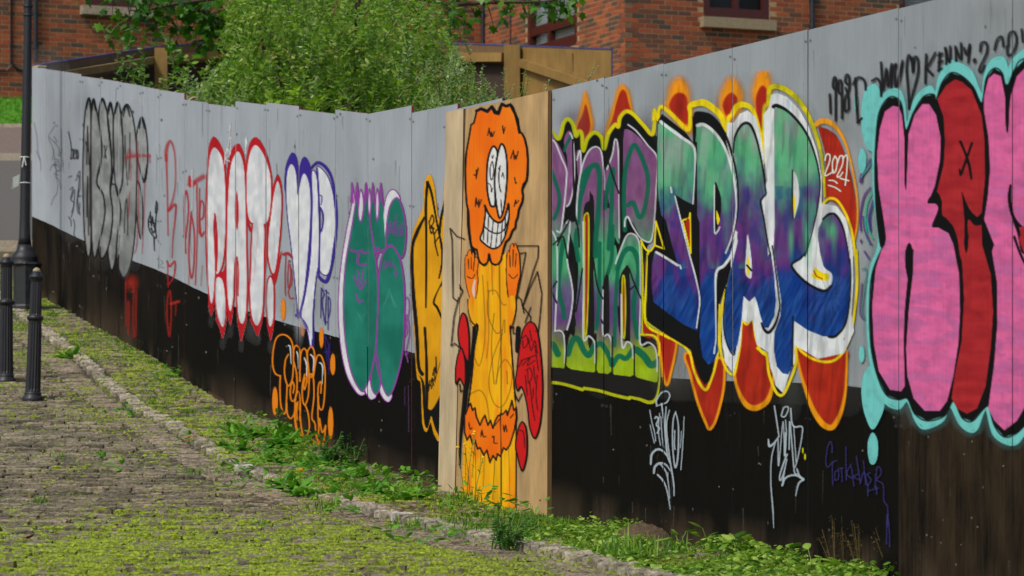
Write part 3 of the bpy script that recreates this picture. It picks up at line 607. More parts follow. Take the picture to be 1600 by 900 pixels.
# 8 yellow K piece -------------------------------------------------
YG=col_noise((214,150,8),0,.05,.03,3,(232,168,22))
c=Cv(636,262,700,690); c.t(510,270,2.432)
c.poly([(385,8),(370,50),(366,130),(330,220),(317,300),(320,400),(333,600),(343,770),(358,800),(362,900),(366,960),(380,985),(395,950),(400,960),(412,1000),(446,1030),(452,800),(452,60),(440,130),(425,170),(412,60),(400,15)],YG,1,1.3)
c.poly([(352,770),(362,800),(368,900),(373,955),(385,970),(398,925),(405,945),(420,985),(450,1005),(452,700),(420,760),(400,860),(388,890),(378,880),(372,800)],BK)
c.poly([(375,170),(350,215),(328,290),(332,430),(352,600),(360,745),(380,770),(384,600),(382,300)],YG)
c.line([(372,170),(345,225),(326,290),(328,430),(343,600),(350,730),(364,765)],[8,14,12,15,14,12,14],BK)
c.line([(384,35),(378,130),(380,300),(378,510)],[10,10,8,7],BK); c.line([(384,35),(400,80),(420,190),(438,280),(440,340),(428,400)],[10,9,7,9,8,6],BK)
c.line([(374,590),(380,700),(382,850),(380,895)],[10,10,12,10],BK)
c.poly([(386,890),(400,850),(412,800),(428,740),(446,700),(446,800),(425,860),(400,900)],YG)
c.line([(452,110),(436,170),(430,230)],[12,10,9],BK); c.poly([(446,400),(430,430),(404,490),(420,520),(452,590),(452,575),(425,510),(412,490),(430,440),(448,420)],BK)
for p in([(392,185),(402,160),(408,185),(395,210),(408,210),(398,230),(390,185)],[(400,200),(410,240),(414,280)],[(410,235),(420,215)],[(412,265),(430,240)],[(412,265),(424,315)],[(388,830),(392,790)],[(396,810),(402,780),(406,800),(398,820)],[(404,770),(412,740),(412,790)],[(416,700),(418,760)]): c.line(p,5,BK,.95)
emit(c,'graffiti','mustard yellow letter K with black outline, cut off by the raw plywood board')
# 9 the figure on the plywood --------------------------------------
OG=col_noise((240,108,4),0,.03,.012,3,(248,132,20)); YL=col_noise((240,164,6),0,.10,.008,3,(250,188,16))
def ylf(X,Y):
    a=YL(X,Y); n=np.clip((fbm(X*.09+9,Y*.012+4,3)-.52)*4,0,.75); n2=np.clip((fbm(X*.05,Y*.02+40,3)-.6)*3,0,.35)
    return (a[0]-4*n-18*n2,a[1]-48*n-14*n2,a[2]+4*n)
c=Cv(690,150,860,805)
c.t(680,470,2.571)
c.line([(120,120),(128,250),(118,400),(102,540),(98,660)],[18,20,20,12,7],BK,.97,1.4)
c.t(700,390,3.333); c.line([(112,190),(128,300),(135,420),(118,600),(100,720)],[12,18,17,16,14],BK,.97,1.2)
GOWN=[(728,400),(716,400)]
# gown in photo px
L=[(745,408),(748,430),(742,470),(735,500),(740,520),(744,540),(738,590),(733,630),(727,660)]
c.t()
body=[(744,406),(746,440),(742,465),(731,468),(732,490),(738,506),(745,509),(741,545),(737,590),(733,625),(727,655),(724,700),(721,785),(742,791),(780,797),(805,800),(806,700),(806,640),(803,610),(800,560),(797,512),(800,505),(805,470),(806,462),(795,462),(792,425),(791,393),(785,400),(780,410)]
c.poly(body,ylf,1,1,False); 
c.line([(746,440),(742,468)],3,BK); c.line([(731,468),(733,492),(738,506),(746,510),(741,545),(737,590),(731,635)],[2,2.5,4,4,3,3,3],BK)
c.line([(806,462),(805,485),(799,510),(797,512),(799,545),(803,600),(805,625)],[2,2.5,4,2,1.8,1.8,2],BK); c.line([(796,440),(797,465),(803,440)],2,BK)
c.line([(806,635),(806,798)],1.5,BK,.8)
for p,w,a in(([(754,430),(758,520),(750,570),(742,560)],1.3,.5),([(762,440),(764,520),(760,560)],1.2,.5),([(772,490),(768,540),(772,600)],1.3,.6),([(768,410),(770,460)],1.2,.6),([(780,410),(782,500),(783,560),(783,640)],1.6,.75),([(783,640),(783,797)],2.2,.9),([(785,520),(770,560),(764,600),(772,630),(785,635),(797,610),(800,580),(790,562),(780,575),(775,600)],1.5,.45),([(787,500),(775,600)],1.2,.5),([(789,520),(789,500)],1.2,.6),([(736,615),(750,610),(760,625),(765,660)],2,.35),([(762,455),(775,455),(785,475),(795,475)],2,.35),([(764,455),(762,490),(775,520),(785,515)],1.8,.4),([(792,580),(793,600)],1.2,.7),
  ([(728,700),(727,760)],1,.5),([(742,690),(738,745)],1,.6),([(752,700),(750,740)],1,.5),([(758,700),(755,760)],1,.5),([(773,720),(770,780)],1,.6),([(795,700),(797,780)],1,.5),([(750,760),(742,790)],1,.6)): c.line(p,w,(52,40,10),a,1.1)
# frill
c.t(680,470,2.571)
fr=[(118,440),(122,455),(133,425),(142,412),(150,440),(160,430),(165,465),(180,500),(190,475),(200,460),(212,500),(222,480),(232,512),(242,480),(252,462),(262,458),(272,455),(285,440),(290,460),(303,420),(308,400),(316,440),(324,430),(326,470),(318,520),(300,580),(285,600),(275,590),(262,625),(250,615),(245,640),(232,622),(220,650),(208,600),(195,620),(180,590),(170,595),(160,560),(150,575),(140,540),(128,560),(118,530)]
c.poly(fr,OG,1,1,False); c.line(fr,6.5,BK,1,1,smooth=False,closed=True); c.line([(240,500),(262,470),(262,460),(265,610)],4,BK,.9)
for p in([(135,490),(140,515),(148,510)],[(183,545),(188,520),(193,545),(203,545)],[(228,548),(236,545),(236,570),(250,572)],[(273,500),(278,525),(283,500),(288,525)],[(302,470),(315,455)]): c.line(p,4.5,BK,.95)
# red shapes
RR=(206,24,26)
r1=[(110,50),(98,80),(92,120),(96,170),(115,215),(133,245),(136,180),(134,120),(124,65)]; r2=[(105,190),(88,230),(81,290),(84,335),(98,312),(118,342),(122,290),(118,230)]
r3=[(378,85),(352,120),(338,190),(328,280),(323,320),(330,360),(345,345),(360,380),(372,440),(380,510),(400,552),(420,500),(430,400),(430,300),(420,180),(405,105)]; r4=[(348,487),(332,520),(323,580),(330,620),(348,682),(364,640),(369,580),(364,510)]
c.line([(333,110),(330,170),(330,200)],18,BK)
for l in(r1,r2,r3,r4): c.poly(l,RR); c.line(l,6,BK,1,1,closed=True)
c.line([(110,205),(125,235),(135,265)],4,BK)
for p in([(350,150),(365,140),(372,170),(355,190),(352,160)],[(375,150),(385,200),(400,160),(410,210)],[(350,260),(380,230),(370,260),(400,240)],[(365,280),(380,270),(390,300),(375,330),(372,280)],[(345,240),(400,220)],[(400,180),(415,280)],[(380,330),(390,420),(400,480)],[(362,300),(370,380)],[(410,300),(405,380),(412,440)],[(388,160),(380,120)],[(395,260),(402,330)],[(335,265),(350,240)],[(340,520),(355,530),(360,590)],[(395,350),(392,390)]): c.line(p,4.5,(60,8,14),.9)
# board scribble lines
c.t(700,390,3.333)
for p in([(355,-20),(470,-20)],[(470,-20),(468,40),(440,120),(390,290)],[(375,20),(405,15),(390,90),(360,240)],[(355,-20),(350,0)],[(465,115),(425,200),(390,290)],[(465,115),(488,230),(480,330),(470,425),(455,425)],[(385,290),(430,350),(428,380)],[(430,300),(400,380)],[(352,260),(365,245),(380,260),(395,330)],[(340,400),(338,435),(355,440)],[(345,745),(365,790),(385,750)],[(10,-110),(20,-50),(25,250)],[(12,-110),(45,-70),(85,-55)],[(25,250),(50,270)],[(60,185),(75,220),(50,270)],[(55,250),(30,350),(15,500)],[(15,500),(35,488),(60,510)],[(60,700),(65,740),(75,735)],[(75,210),(60,200)]): c.line(p,6,BK,.95,smooth=False)
# head
c.t(700,150,3.333)
hd=[(150,75),(172,66),(190,78),(205,80),(218,62),(228,52),(240,72),(262,88),(268,60),(280,38),(300,50),(312,55),(325,42),(338,58),(345,82),(352,100),(362,118),(366,150),(370,185),(385,195),(398,220),(410,270),(415,330),(413,400),(408,440),(392,460),(385,490),(390,520),(386,550),(368,590),(362,630),(352,655),(350,685),(335,700),(320,740),(300,760),(290,790),(276,855),(262,875),(245,880),(228,872),(215,845),(205,868),(185,880),(168,870),(158,845),(150,800),(135,795),(122,780),(112,700),(107,600),(97,560),(92,480),(90,380),(96,290),(112,200),(120,150),(135,140),(142,110)]
c.line([(104,560),(104,660),(118,760),(135,820)],[6,12,16,18],BK); c.poly(hd,OG,1,1,False); c.line(hd,[9.5]*len(hd),BK,1,1.1,smooth=False,closed=True)
c.line([(148,78),(172,66),(205,80),(228,55),(245,85),(262,90),(280,42),(300,52),(325,45),(350,95),(366,160),(372,190)],[16,16,18,16,20,20,15,16,15,13,12,14],BK,1,1,smooth=False)
c.line([(92,300),(88,400),(94,520),(104,600)],8,BK); c.line([(413,300),(415,400),(405,450),(385,490)],5,BK)
c.line([(150,845),(185,882),(205,868),(214,822),(228,870),(262,876),(280,850)],9,BK)
eL=[(240,262),(222,282),(207,340),(202,420),(206,500),(220,565),(235,575),(246,560),(248,450),(256,330),(257,290)]; eR=[(278,250),(262,290),(248,370),(243,460),(250,550),(262,620),(272,635),(288,600),(300,520),(308,420),(306,330),(295,270)]
for l in(eL,eR): c.poly(l,col_noise((222,222,222),12)); c.line(l,10,BK,1,1,closed=True)
c.line([(228,345),(219,380),(222,430),(232,430),(238,385),(232,345)],5,BK,1,1,closed=True); c.line([(272,365),(265,410),(268,470),(276,500)],6,BK)
for p in([(228,310),(232,325),(238,308)],[(208,455),(222,465),(226,500),(232,480)],[(262,380),(268,372)],[(280,420),(286,400),(292,430)],[(276,540),(280,580)],[(276,560),(280,610)]): c.line(p,4,BK)
mo=[(192,570),(195,600),(190,650),(182,700),(168,742),(185,765),(215,788),(240,795),(270,780),(295,735),(310,680),(318,620),(315,560),(305,600),(290,640),(268,658),(240,648),(212,615)]
c.poly(mo,(222,222,220),1,1,False); c.line(mo,[9]*len(mo),BK,1,1,closed=True); c.line([(190,680),(215,702),(245,715),(272,712),(296,690),(314,645)],7,BK)
c.line([(192,570),(212,615),(240,648),(268,660),(292,640),(312,580)],9,BK)
for a,b in(((212,625),(205,765)),((236,650),(222,785)),((262,662),(248,790)),((284,650),(275,765)),((300,615),(296,730)),((190,660),(184,750))): c.line([a,b],5,BK)
for p in([(207,205),(214,168),(222,212),(228,188),(232,212),(242,185)],[(284,155),(289,195),(297,165)],[(327,325),(341,283),(345,330),(352,310),(354,330),(366,288)],[(136,410),(145,415),(148,385),(146,430),(158,375)],[(142,575),(146,530),(153,565),(162,540),(160,580),(174,540)],[(347,425),(352,455),(356,452)],[(345,575),(352,542),(356,560),(368,545)]): c.line(p,6,BK,.95,1,smooth=False)
# hands
for hx in(([(90,850),(96,830),(100,835),(106,812),(114,802),(120,815),(124,830),(132,812),(138,850),(146,840),(156,860),(150,920),(155,960),(148,1030),(132,1060),(118,1060),(100,1000),(90,940)],'l'),([(308,830),(316,808),(322,820),(326,780),(336,770),(342,790),(350,770),(358,790),(362,800),(370,830),(372,880),(374,930),(362,980),(350,1050),(322,1060),(312,1010),(306,950)],'r')):
    c.line(hx[0],9,BK,1,1,smooth=False,closed=True); c.poly(hx[0],OG)
for p in([(106,850),(108,900)],[(120,840),(122,900)],[(138,850),(132,910)],[(322,830),(324,890)],[(340,800),(338,885)],[(356,820),(350,890)],[(100,940),(125,950),(140,930)],[(318,930),(340,950),(362,930)]): c.line(p,4.5,BK)
c.line([(140,960),(132,1010),(138,1050)],[10,14,8],(214,214,210),.9); c.line([(302,900),(308,1010),(314,1050)],4,BK)
c.poly([(112,1050),(104,1130),(118,1180),(130,1200),(150,1170),(150,1080),(140,1050)],ylf); c.poly([(312,1050),(306,1110),(330,1200),(345,1170),(352,1100),(350,1045)],ylf)
c.line([(103,1060),(106,1120),(120,1170),(140,1195)],[6,5,6,8],BK); c.line([(352,1045),(352,1120),(335,1190),(322,1205)],[4,4,6,8],BK)
emit(c,'painting','painted orange furry-headed figure in a yellow gown with raised hands and a toothy grin',off=BO,seg=2,parent=fb)
# 10 green and purple blocky piece right of the board ---------------
def lerp3(Y,st):
    ys=[s[0] for s in st]; return tuple(np.interp(Y,ys,[s[1][k] for s in st]) for k in range(3))
DG=(8,104,78)
def bims(X,Y):
    Yw=Y+14*(fbm(X*.05,Y*.03,2)-.5)*2
    r=lerp3(Yw,[(200,(132,84,134)),(320,(132,80,130)),(362,(96,130,116)),(385,(72,164,116)),(425,(72,160,112)),(455,(96,90,128)),(500,(100,64,128)),(525,(112,118,92)),(545,(140,168,40)),(580,(156,188,16)),(600,(150,180,24))])
    n=(fbm(X*.12,Y*.06+7,3)-.5)*30; return tuple(k+n for k in r)
OF=(240,150,14); FR=col_noise((158,34,16),0,.05,.03,3,(178,44,22)); YE=(238,214,8); YE2=(196,200,14)
c=Cv(858,105,1040,635)
c.t(850,140,3.4615)
def flame(o,i,so=5): c.line(o,10,(232,160,40),.5,7,closed=True); c.poly(o,OF,.97,so); c.poly(i,FR,1,2.2)
flame([(222,10),(205,70),(190,130),(172,190),(168,230),(185,320),(215,330),(245,270),(264,190),(255,130),(240,60)],[(225,80),(210,130),(180,200),(184,250),(210,330),(232,260),(250,205),(243,140)])
flame([(418,-25),(395,5),(378,70),(350,160),(325,250),(325,300),(390,240),(486,165),(475,100),(460,20),(440,-15)],[(418,5),(395,60),(370,160),(342,240),(390,215),(440,140),(478,160),(455,60),(440,10)])
top=[(38,225),(75,265),(92,240),(105,185),(128,160),(155,185),(172,250),(190,225),(205,245),(212,330),(235,265),(275,232),(312,262),(325,320),(350,235),(385,190),(402,200),(412,150),(445,118),(485,135),(540,195),(588,240),(600,120)]
F_=lambda p:[(850+x/3.4615,140+y/3.4615) for x,y in p]
G_=lambda p:[(850+x/3.,340+y/3.) for x,y in p]
c.t()
for q in range(16): c.blob(random.uniform(864,1025),random.uniform(180,250),random.uniform(8,20),random.uniform(10,24),(118,98,124),.22,.9)
allp=F_(top[:-1])+[(1030,215),(1028,300),(1026,360),(1010,385),(1008,430),(1010,500),(1012,520),(1028,535),(1031,560),(1030,600),(1020,625),(1008,628),(930,612),(858,600)]+[(858,210)]
c.poly(allp,(13,12,13),1,1,False)
c.line(F_(top),6.4,YE2,.95,1.8); c.line(F_(top[14:]),5,YE,.8,1.6)
c.poly([(x,y) for x,y in F_([(38,262),(60,272),(90,318),(118,390),(128,480),(118,600),(105,700),(96,760),(70,800),(38,740)])],bims)   # first bowl
shapes=[F_([(118,240),(142,222),(158,270),(168,400),(160,520),(142,610),(118,628),(112,590),(122,500),(126,380),(108,290)]),
 G_([(28,60),(45,75),(62,120),(64,220),(60,330),(52,480),(48,530),(62,535),(88,550),(98,590),(97,700),(28,695)]),
 G_([(62,130),(80,60),(105,20),(120,30),(114,130),(110,220),(125,300),(132,370),(126,450),(108,520),(60,530),(58,400),(64,250)]),
 F_([(176,340),(190,330),(202,360),(200,450),(190,500),(180,430)]),
 G_([(140,560),(150,520),(172,545),(200,560),(225,570),(240,620),(240,722),(110,700),(112,590),(125,545)]),
 F_([(220,370),(250,325),(290,320),(318,380),(328,480),(330,700),(330,860),(322,900),(290,900),(275,800),(268,640),(250,600),(225,640),(212,740),(200,860),(180,900),(172,760),(176,640),(190,480)]),
 G_([(118,40),(165,20),(180,60),(172,230),(150,430),(140,500),(150,430),(160,250),(150,170)]),
 G_([(160,20),(182,10),(186,300),(182,540),(160,540),(142,500),(152,380),(168,240)]),
 G_([(228,-20),(330,-30),(330,120),(322,200),(300,260),(282,310),(262,330),(245,290),(236,200)]),
 G_([(228,210),(250,310),(275,340),(275,540),(252,550),(236,540),(234,400)]),
 F_([(345,420),(375,340),(392,280),(405,330),(408,520),(410,800),(400,830),(380,780),(372,700),(340,560),(330,450)]),
 G_([(245,560),(280,545),(308,560),(318,600),(316,718),(250,722)]),
 F_([(430,250),(450,215),(500,245),(560,310),(612,370),(606,520),(600,700),(582,810),(565,824),(520,790),(480,720),(445,700),(432,740),(428,500)]),
 G_([(335,230),(360,150),(385,100),(410,80),(440,100),(452,180),(455,400),(452,580),(440,600),(405,540),(402,400),(400,330),(385,260),(372,245),(355,300),(350,420),(330,330)]),
 G_([(300,260),(330,130),(345,200),(345,420),(360,560),(410,590),(420,640),(418,738),(322,730),(320,600),(305,560),(306,400)]),
 G_([(405,350),(425,330),(448,350),(455,590),(510,600),(530,650),(530,770),(428,742),(426,620),(405,580)])]
for s_ in shapes: c.poly(s_,bims,1,1)
# dark gaps
for s_ in(G_([(140,200),(124,240),(130,300),(145,360),(135,440),(128,530),(150,500),(140,430),(148,340),(146,260)]),G_([(275,335),(300,250),(306,400),(304,540),(275,540)]),G_([(205,560),(212,-60),(222,-110),(235,-60),(232,200),(234,540)]),
  F_([(240,605),(215,650),(210,880),(272,890),(270,690),(262,620)]),G_([(352,300),(375,240),(400,250),(402,540),(378,560),(360,560),(358,380)])): c.poly(s_,(24,22,22),1,1)
# red slots with yellow rims
for s_ in(F_([(226,672),(240,680),(244,800),(242,900)])+G_([(210,30),(208,300),(200,525),(190,528),(190,200),(190,20)])+F_([(218,800),(216,700)]),G_([(368,285),(378,290),(382,420),(378,550),(370,552),(366,420)])):
    c.poly(s_,FR,1,1); c.line(s_,2.2,YE2,1,1,closed=True)
# green squiggles
for p,w in((F_([(40,440),(62,500),(80,560),(82,620),(60,690),(38,700)]),6),(F_([(150,250),(125,290),(110,330)]),5),(F_([(195,520),(215,460),(250,420),(285,410),(300,470),(298,580),(290,700),(280,800),(278,900)]),8),(F_([(250,420),(215,520),(190,620),(182,720)]),8),
  (F_([(330,640),(345,530),(372,430),(368,560),(362,700),(350,860)]),7),(F_([(438,760),(432,600),(438,450),(462,350),(490,300),(530,370),(560,460),(562,540),(540,660),(515,690),(495,640),(480,610),(455,625)]),7),(G_([(345,240),(370,170),(400,145),(430,170),(445,260),(420,420),(440,560)]),8),(G_([(90,110),(75,220),(68,330),(90,430),(95,470)]),7),(G_([(155,60),(148,110),(160,200)]),7),
  (G_([(112,640),(135,575),(160,570),(185,620),(210,645),(235,600)]),9),(G_([(28,590),(45,600),(65,640)]),10),(G_([(245,600),(265,590),(290,620),(310,660),(318,690)]),8),(G_([(322,690),(350,650),(385,660),(415,620)]),8),(G_([(435,620),(470,650),(500,690),(530,680)]),11),(G_([(262,120),(256,420),(245,520)]),6),(G_([(322,40),(318,180),(300,260)]),6),(G_([(350,200),(335,400),(330,600)]),6)):
    c.line(p,w,DG,.92,1.4)
# white highlights and black outlines
WLs=[F_([(38,268),(62,290),(95,370),(120,430),(122,480),(110,620),(92,760),(70,765)]),F_([(140,235),(155,270),(165,400),(158,530),(140,610),(122,632)]),F_([(178,380),(194,330),(200,380),(200,450)]),F_([(175,700),(182,560),(205,420),(240,335),(280,310),(310,340),(325,460),(326,540)]),F_([(340,430),(370,350),(385,270),(400,310),(406,500),(408,800)]),F_([(455,190),(500,225),(560,300),(614,375),(606,540),(598,700),(585,800),(565,825),(520,800),(480,740),(455,690),(440,700),(436,740)]),
 G_([(28,55),(45,75),(60,130),(62,300),(55,440),(52,530)]),G_([(50,532),(75,530),(92,550),(98,600),(97,680)]),G_([(105,25),(122,20),(112,140),(110,210),(128,300),(135,370),(125,460),(108,525)]),G_([(183,20),(186,300),(184,560),(210,555),(235,580),(240,620),(240,680)]),G_([(278,340),(276,540),(300,548),(316,580),(316,650)]),G_([(335,215),(355,160),(385,90),(410,75),(438,95),(450,160),(452,400),(450,585),(490,585),(520,610),(530,660),(530,720)]),G_([(362,360),(366,600),(390,582),(412,600),(418,660)])]
for p in WLs: c.line(p,2.6,(214,218,226),.95,1.1)
BLs=[F_([(335,350),(370,460),(405,560)]),F_([(155,270),(165,640),(185,760),(190,850)]),F_([(412,230),(412,500),(415,820)]),F_([(30,840),(60,830),(110,760),(160,660)]),G_([(32,340),(60,300)]),G_([(32,340),(60,400)]),G_([(62,130),(90,90),(110,190)]),G_([(100,540),(104,620),(100,705)]),G_([(242,545),(245,640),(243,722)]),G_([(320,560),(320,730)]),G_([(422,600),(424,742)]),G_([(232,200),(250,320),(276,380)]),G_([(400,240),(420,300),(460,390)]),G_([(400,340),(425,320)]),G_([(270,480),(275,495)]),G_([(180,240),(165,350),(150,440)])]
for p in BLs: c.line(p,2.6,(20,18,20),.95,1)
c.poly(G_([(28,700),(110,708),(200,722),(320,735),(430,748),(530,775),(538,720),(536,800),(515,858),(490,850),(380,825),(200,790),(28,770)]),(28,26,24),1,1,False)
c.line(G_([(25,775),(60,775),(120,788),(180,806)]),5,YE2,.95,1.6); c.line(G_([(188,800),(260,812),(330,832),(400,848)]),5,YE2,.95,1.6); c.line(G_([(402,842),(450,852),(490,866),(515,860),(532,830),(541,760),(543,660),(536,590),(515,560),(460,548)]),[4.5,5,5.5,5,3.4,2.6,2.6,3,4,4.5],YE2,.95,1.4)
c.line(G_([(458,120),(460,300),(464,450),(466,545)]),2.6,YE2); c.poly(G_([(470,200),(472,480),(530,520),(570,560),(560,590),(530,560),(468,545),(462,300)]),FR)
c.line(G_([(484,170),(480,330),(480,480),(570,545)]),3.2,YE2)
c.mod(lambda X,Y:.95+.12*(fbm(X*.2,Y*.05,2)-.5))
emit(c,'graffiti','green and purple block-letter graffiti with orange flames immediately right of the raw board')
# 11 big green, purple and blue piece -------------------------------
def spar(X,Y):
    n=(fbm(X*.045,Y*.02,3)-.5); Yw=Y+n*170
    r=lerp3(Yw,[(150,(104,168,128)),(200,(100,176,132)),(258,(84,168,124)),(305,(74,122,122)),(352,(88,62,122)),(390,(98,50,122)),(412,(82,44,124)),(440,(26,58,130)),(480,(16,62,138)),(600,(20,66,142))])
    g=np.clip((fbm(X*.07+30,Y*.014,3)-.60)*3.5,0,.5)*(Y<420); bl=np.clip((fbm(X*.06+70,Y*.03+9,3)-.6)*3,0,.4)*(Y>290)
    s=(fbm(X*.25+Y*.12,Y*.03-X*.02,2)-.5)*46*(Y>430)
    gy=np.clip((fbm(X*.05+11,Y*.02+70,3)-.42)*4,0,.75)*np.clip((300-Y)/60,0,1)
    out=[]
    for k,(ga,ba,ya) in enumerate(((70,24,142),(172,50,156),(124,126,152))):
        v=r[k]*(1-g)+ga*g; v=v*(1-bl)+ba*bl; v=v*(1-gy)+ya*gy; out.append(v+s)
    return tuple(out)
G=lambda p:[(1000+x/3.214,120+y/3.214) for x,y in p]
H=lambda p:[(1000+x/2.8125,370+y/2.8125) for x,y in p]
I=lambda p:[(1180+x/3.214,120+y/3.214) for x,y in p]
J=lambda p:[(1180+x/2.8125,370+y/2.8125) for x,y in p]
c=Cv(1000,110,1345,680); c.t()
for q in range(40): c.blob(random.uniform(1020,1335),random.uniform(150,610),random.uniform(10,26),random.uniform(20,50),random.choice([(110,106,104),(150,120,96),(120,128,124)]),.16,.9)
def drip(p,w=4.2): c.poly(p,FR,1,1.4); c.line(p,w,(232,150,10),.97,1.8,closed=True)
def flame(o,i,so=9): c.line(o,12,(226,150,50),.42,9,closed=True); c.poly(o,OF,.95,so); c.poly(i,FR,1,3)
flame(G([(195,10),(160,40),(145,100),(138,160),(245,275),(250,200),(245,120),(228,40)]),G([(198,80),(165,100),(150,160),(235,240),(243,180),(232,100)]))
flame(G([(455,10),(425,50),(402,130),(430,220),(490,180),(508,100),(490,40)]),G([(452,82),(425,110),(415,150),(440,200),(480,160),(488,110),(470,85)]))
flame(I([(35,-30),(5,10),(-12,90),(0,160),(30,300),(45,300),(50,150),(62,100),(72,40),(60,-20)]),I([(40,45),(20,60),(3,110),(8,180),(35,280),(40,150),(58,120),(60,70)]),5)
drip(H([(82,430),(90,520),(105,620),(120,650),(140,580),(160,480),(150,440)])); drip(H([(205,510),(220,600),(255,730),(290,820),(308,845),(335,800),(365,680),(372,580),(370,540)]))
c.poly(J([(395,500),(400,560),(395,660),(375,760),(350,815),(325,825),(290,805),(255,745),(215,640),(185,540),(180,480)]),FR,1,1.4); c.line(J([(180,500),(195,580),(215,650),(250,750),(290,815),(325,838),(350,825),(380,760),(398,660),(403,500)]),[3,4,5,9,12,13,12,8,5,4] and [4,4,5,7,9,9,8,6,4,3],(232,150,10),.97,2)
c.poly(H([(440,390),(495,380),(520,500),(560,520),(580,560),(570,680),(540,730),(500,748),(470,730),(430,660),(412,610),(430,540)]),FR,1,1.4); c.line(H([(414,600),(430,670),(465,735),(510,752),(560,720),(580,660),(588,600)]),[4,5,8,9,8,5,3],(232,150,10),.97,2)
c.blob(1232,613,30,34,(120,22,14),0.0,.9)
# outer flame at right with the year
c.poly(I([(318,260),(340,255),(375,270),(410,300),(450,390),(485,520),(505,640),(508,740),(495,820),(460,720),(420,650),(380,620),(350,610),(352,400)]),FR,1,1.4)
c.line(I([(305,240),(335,222),(380,232),(425,280),(462,360),(495,500),(512,620),(512,740),(492,850)]),[22,28,26,18,12,10,9,9,7] and [7,8.5,8,5.5,4,3.4,3,3,2.5],(238,158,24),.95,2.4)
# yellow outer rim
rim_top=G([(68,215),(72,165),(82,190),(90,215),(95,165),(110,150),(160,190),(240,265),(252,190),(250,150),(280,135),(320,130),(370,160),(410,205),(432,270),(445,205),(462,190),(485,150),(520,140),(560,160),(590,230),(615,330),(628,430)])
c.line(rim_top,[5,5,4,5,5,5.5,6.5,6.5,6,8,10,11,10,9,6,6,7,9,9,7,5,4,3.5],YE,.96,1.7)
rimP=I([(38,300),(45,160),(65,140),(70,70),(95,48),(150,62),(210,110),(265,190),(305,290),(330,380),(342,480),(350,600)]); c.line(rimP,[4,5,6,7,8,8.5,8,7,6,5,4,3.5],col_noise((214,200,0),0,.1,.1,2,(180,176,20)),.96,1.5)
c.line(I([(340,640),(370,612),(410,620),(450,680),(480,760),(500,870),(510,960)])+J([(445,60),(448,200),(440,300),(425,400),(400,480),(360,535),(310,550),(250,535),(205,505),(180,480),(178,560),(150,640),(120,695),(90,680),(60,600),(50,520),(30,505),(10,490)]),4.2,YE,.97,1.3)
c.line(H([(380,220),(362,300),(352,420),(352,470),(362,540),(385,590),(412,605),(425,560),(440,470),(448,375),(470,385),(495,362),(508,440),(530,500),(552,520)]),3.8,YE,.97,1.2)
c.line(H([(0,430),(60,435),(85,470),(82,520)]),3.2,YE,.9); c.line(H([(5,30),(12,200),(8,430)]),2.6,YE2); c.line(H([(38,60),(28,200),(25,375),(100,430),(160,460),(215,505),(235,580),(260,640),(290,672),(315,620),(330,570),(345,480),(350,300)]),[3,3,4,4,4,4,4,4.5,4.5,4,4,3.6,3],YE,.97,1.2)
# black shadow of S and P
c.poly(G([(85,300),(90,220),(110,185),(160,225),(230,280),(265,330),(262,200),(300,180),(350,200),(400,250),(440,320),(470,420),(490,600),(492,700),(470,800)])+H([(425,30),(400,120),(372,230),(345,300),(335,440),(340,480),(320,590),(305,635),(285,650),(262,620),(240,560),(222,495),(100,420),(32,370)])+[(1010,495),(1012,400),(1023,380),(1024,345),(1027,309)],(13,12,13),1,1,False)
# white backing of A and R
wht=col_noise((206,212,220),0,.12,.04,3,(226,230,234))
c.poly(G([(455,420),(432,320),(438,230),(470,230),(500,185),(540,168),(580,200),(605,290),(625,420),(640,520)])+I([(40,560),(45,400),(42,190),(70,150),(80,90),(110,80),(160,100),(220,160),(270,250),(310,370),(335,500),(335,640),(370,640),(410,650),(455,710),(480,800),(495,900)])+J([(430,60),(432,200),(425,330),(400,430),(360,500),(310,530),(240,510),(175,465),(170,540),(145,610),(115,660),(90,640),(65,570),(55,500),(20,470),(0,430)])+H([(545,460),(530,480),(500,360),(480,350),(450,345),(440,400),(430,520),(410,580),(385,560),(362,480),(358,380),(375,230),(400,180)]),wht,1,1,False)
V_=lambda p:[(1125+x/2.885,344+y/2.885) for x,y in p]
c.poly(V_([(98,340),(165,340),(210,500),(260,500),(250,640),(300,705),(340,640),(335,455),(560,540),(590,400),(605,500),(560,600),(440,625),(340,565),(330,640),(285,780),(250,745),(222,600),(165,560),(147,450),(125,465),(100,450),(92,560),(60,690),(22,640),(10,500),(20,330)]),wht,1,1,False)
# letters: S
Q=lambda p:[(860+x/2.885,94+y/2.885) for x,y in p]
R_=lambda p:[(860+x/2.885,344+y/2.885) for x,y in p]
c.poly(Q([(485,290),(500,272),(570,320),(645,385),(652,400),(650,560),(640,650),(600,630),(562,605),(575,680),(610,790)])+R_([(600,80),(640,210),(672,310),(675,380),(662,500),(600,470),(530,420),(465,370),(455,290),(458,200),(470,140),(520,180),(575,205),(545,100),(520,0)])+Q([(500,700),(487,620),(483,500),(482,380)]),spar,1,1,False)
for p in(Q([(475,725),(512,850),(470,835)]),Q([(630,690),(632,870),(596,722),(626,712)])): c.line(p,2.6,YE,1,1,closed=True,smooth=False)
c.poly(Q([(608,735),(626,720),(628,830)]),FR)
c.line(R_([(408,90),(425,125),(448,140),(470,112)]),3,YE,1)
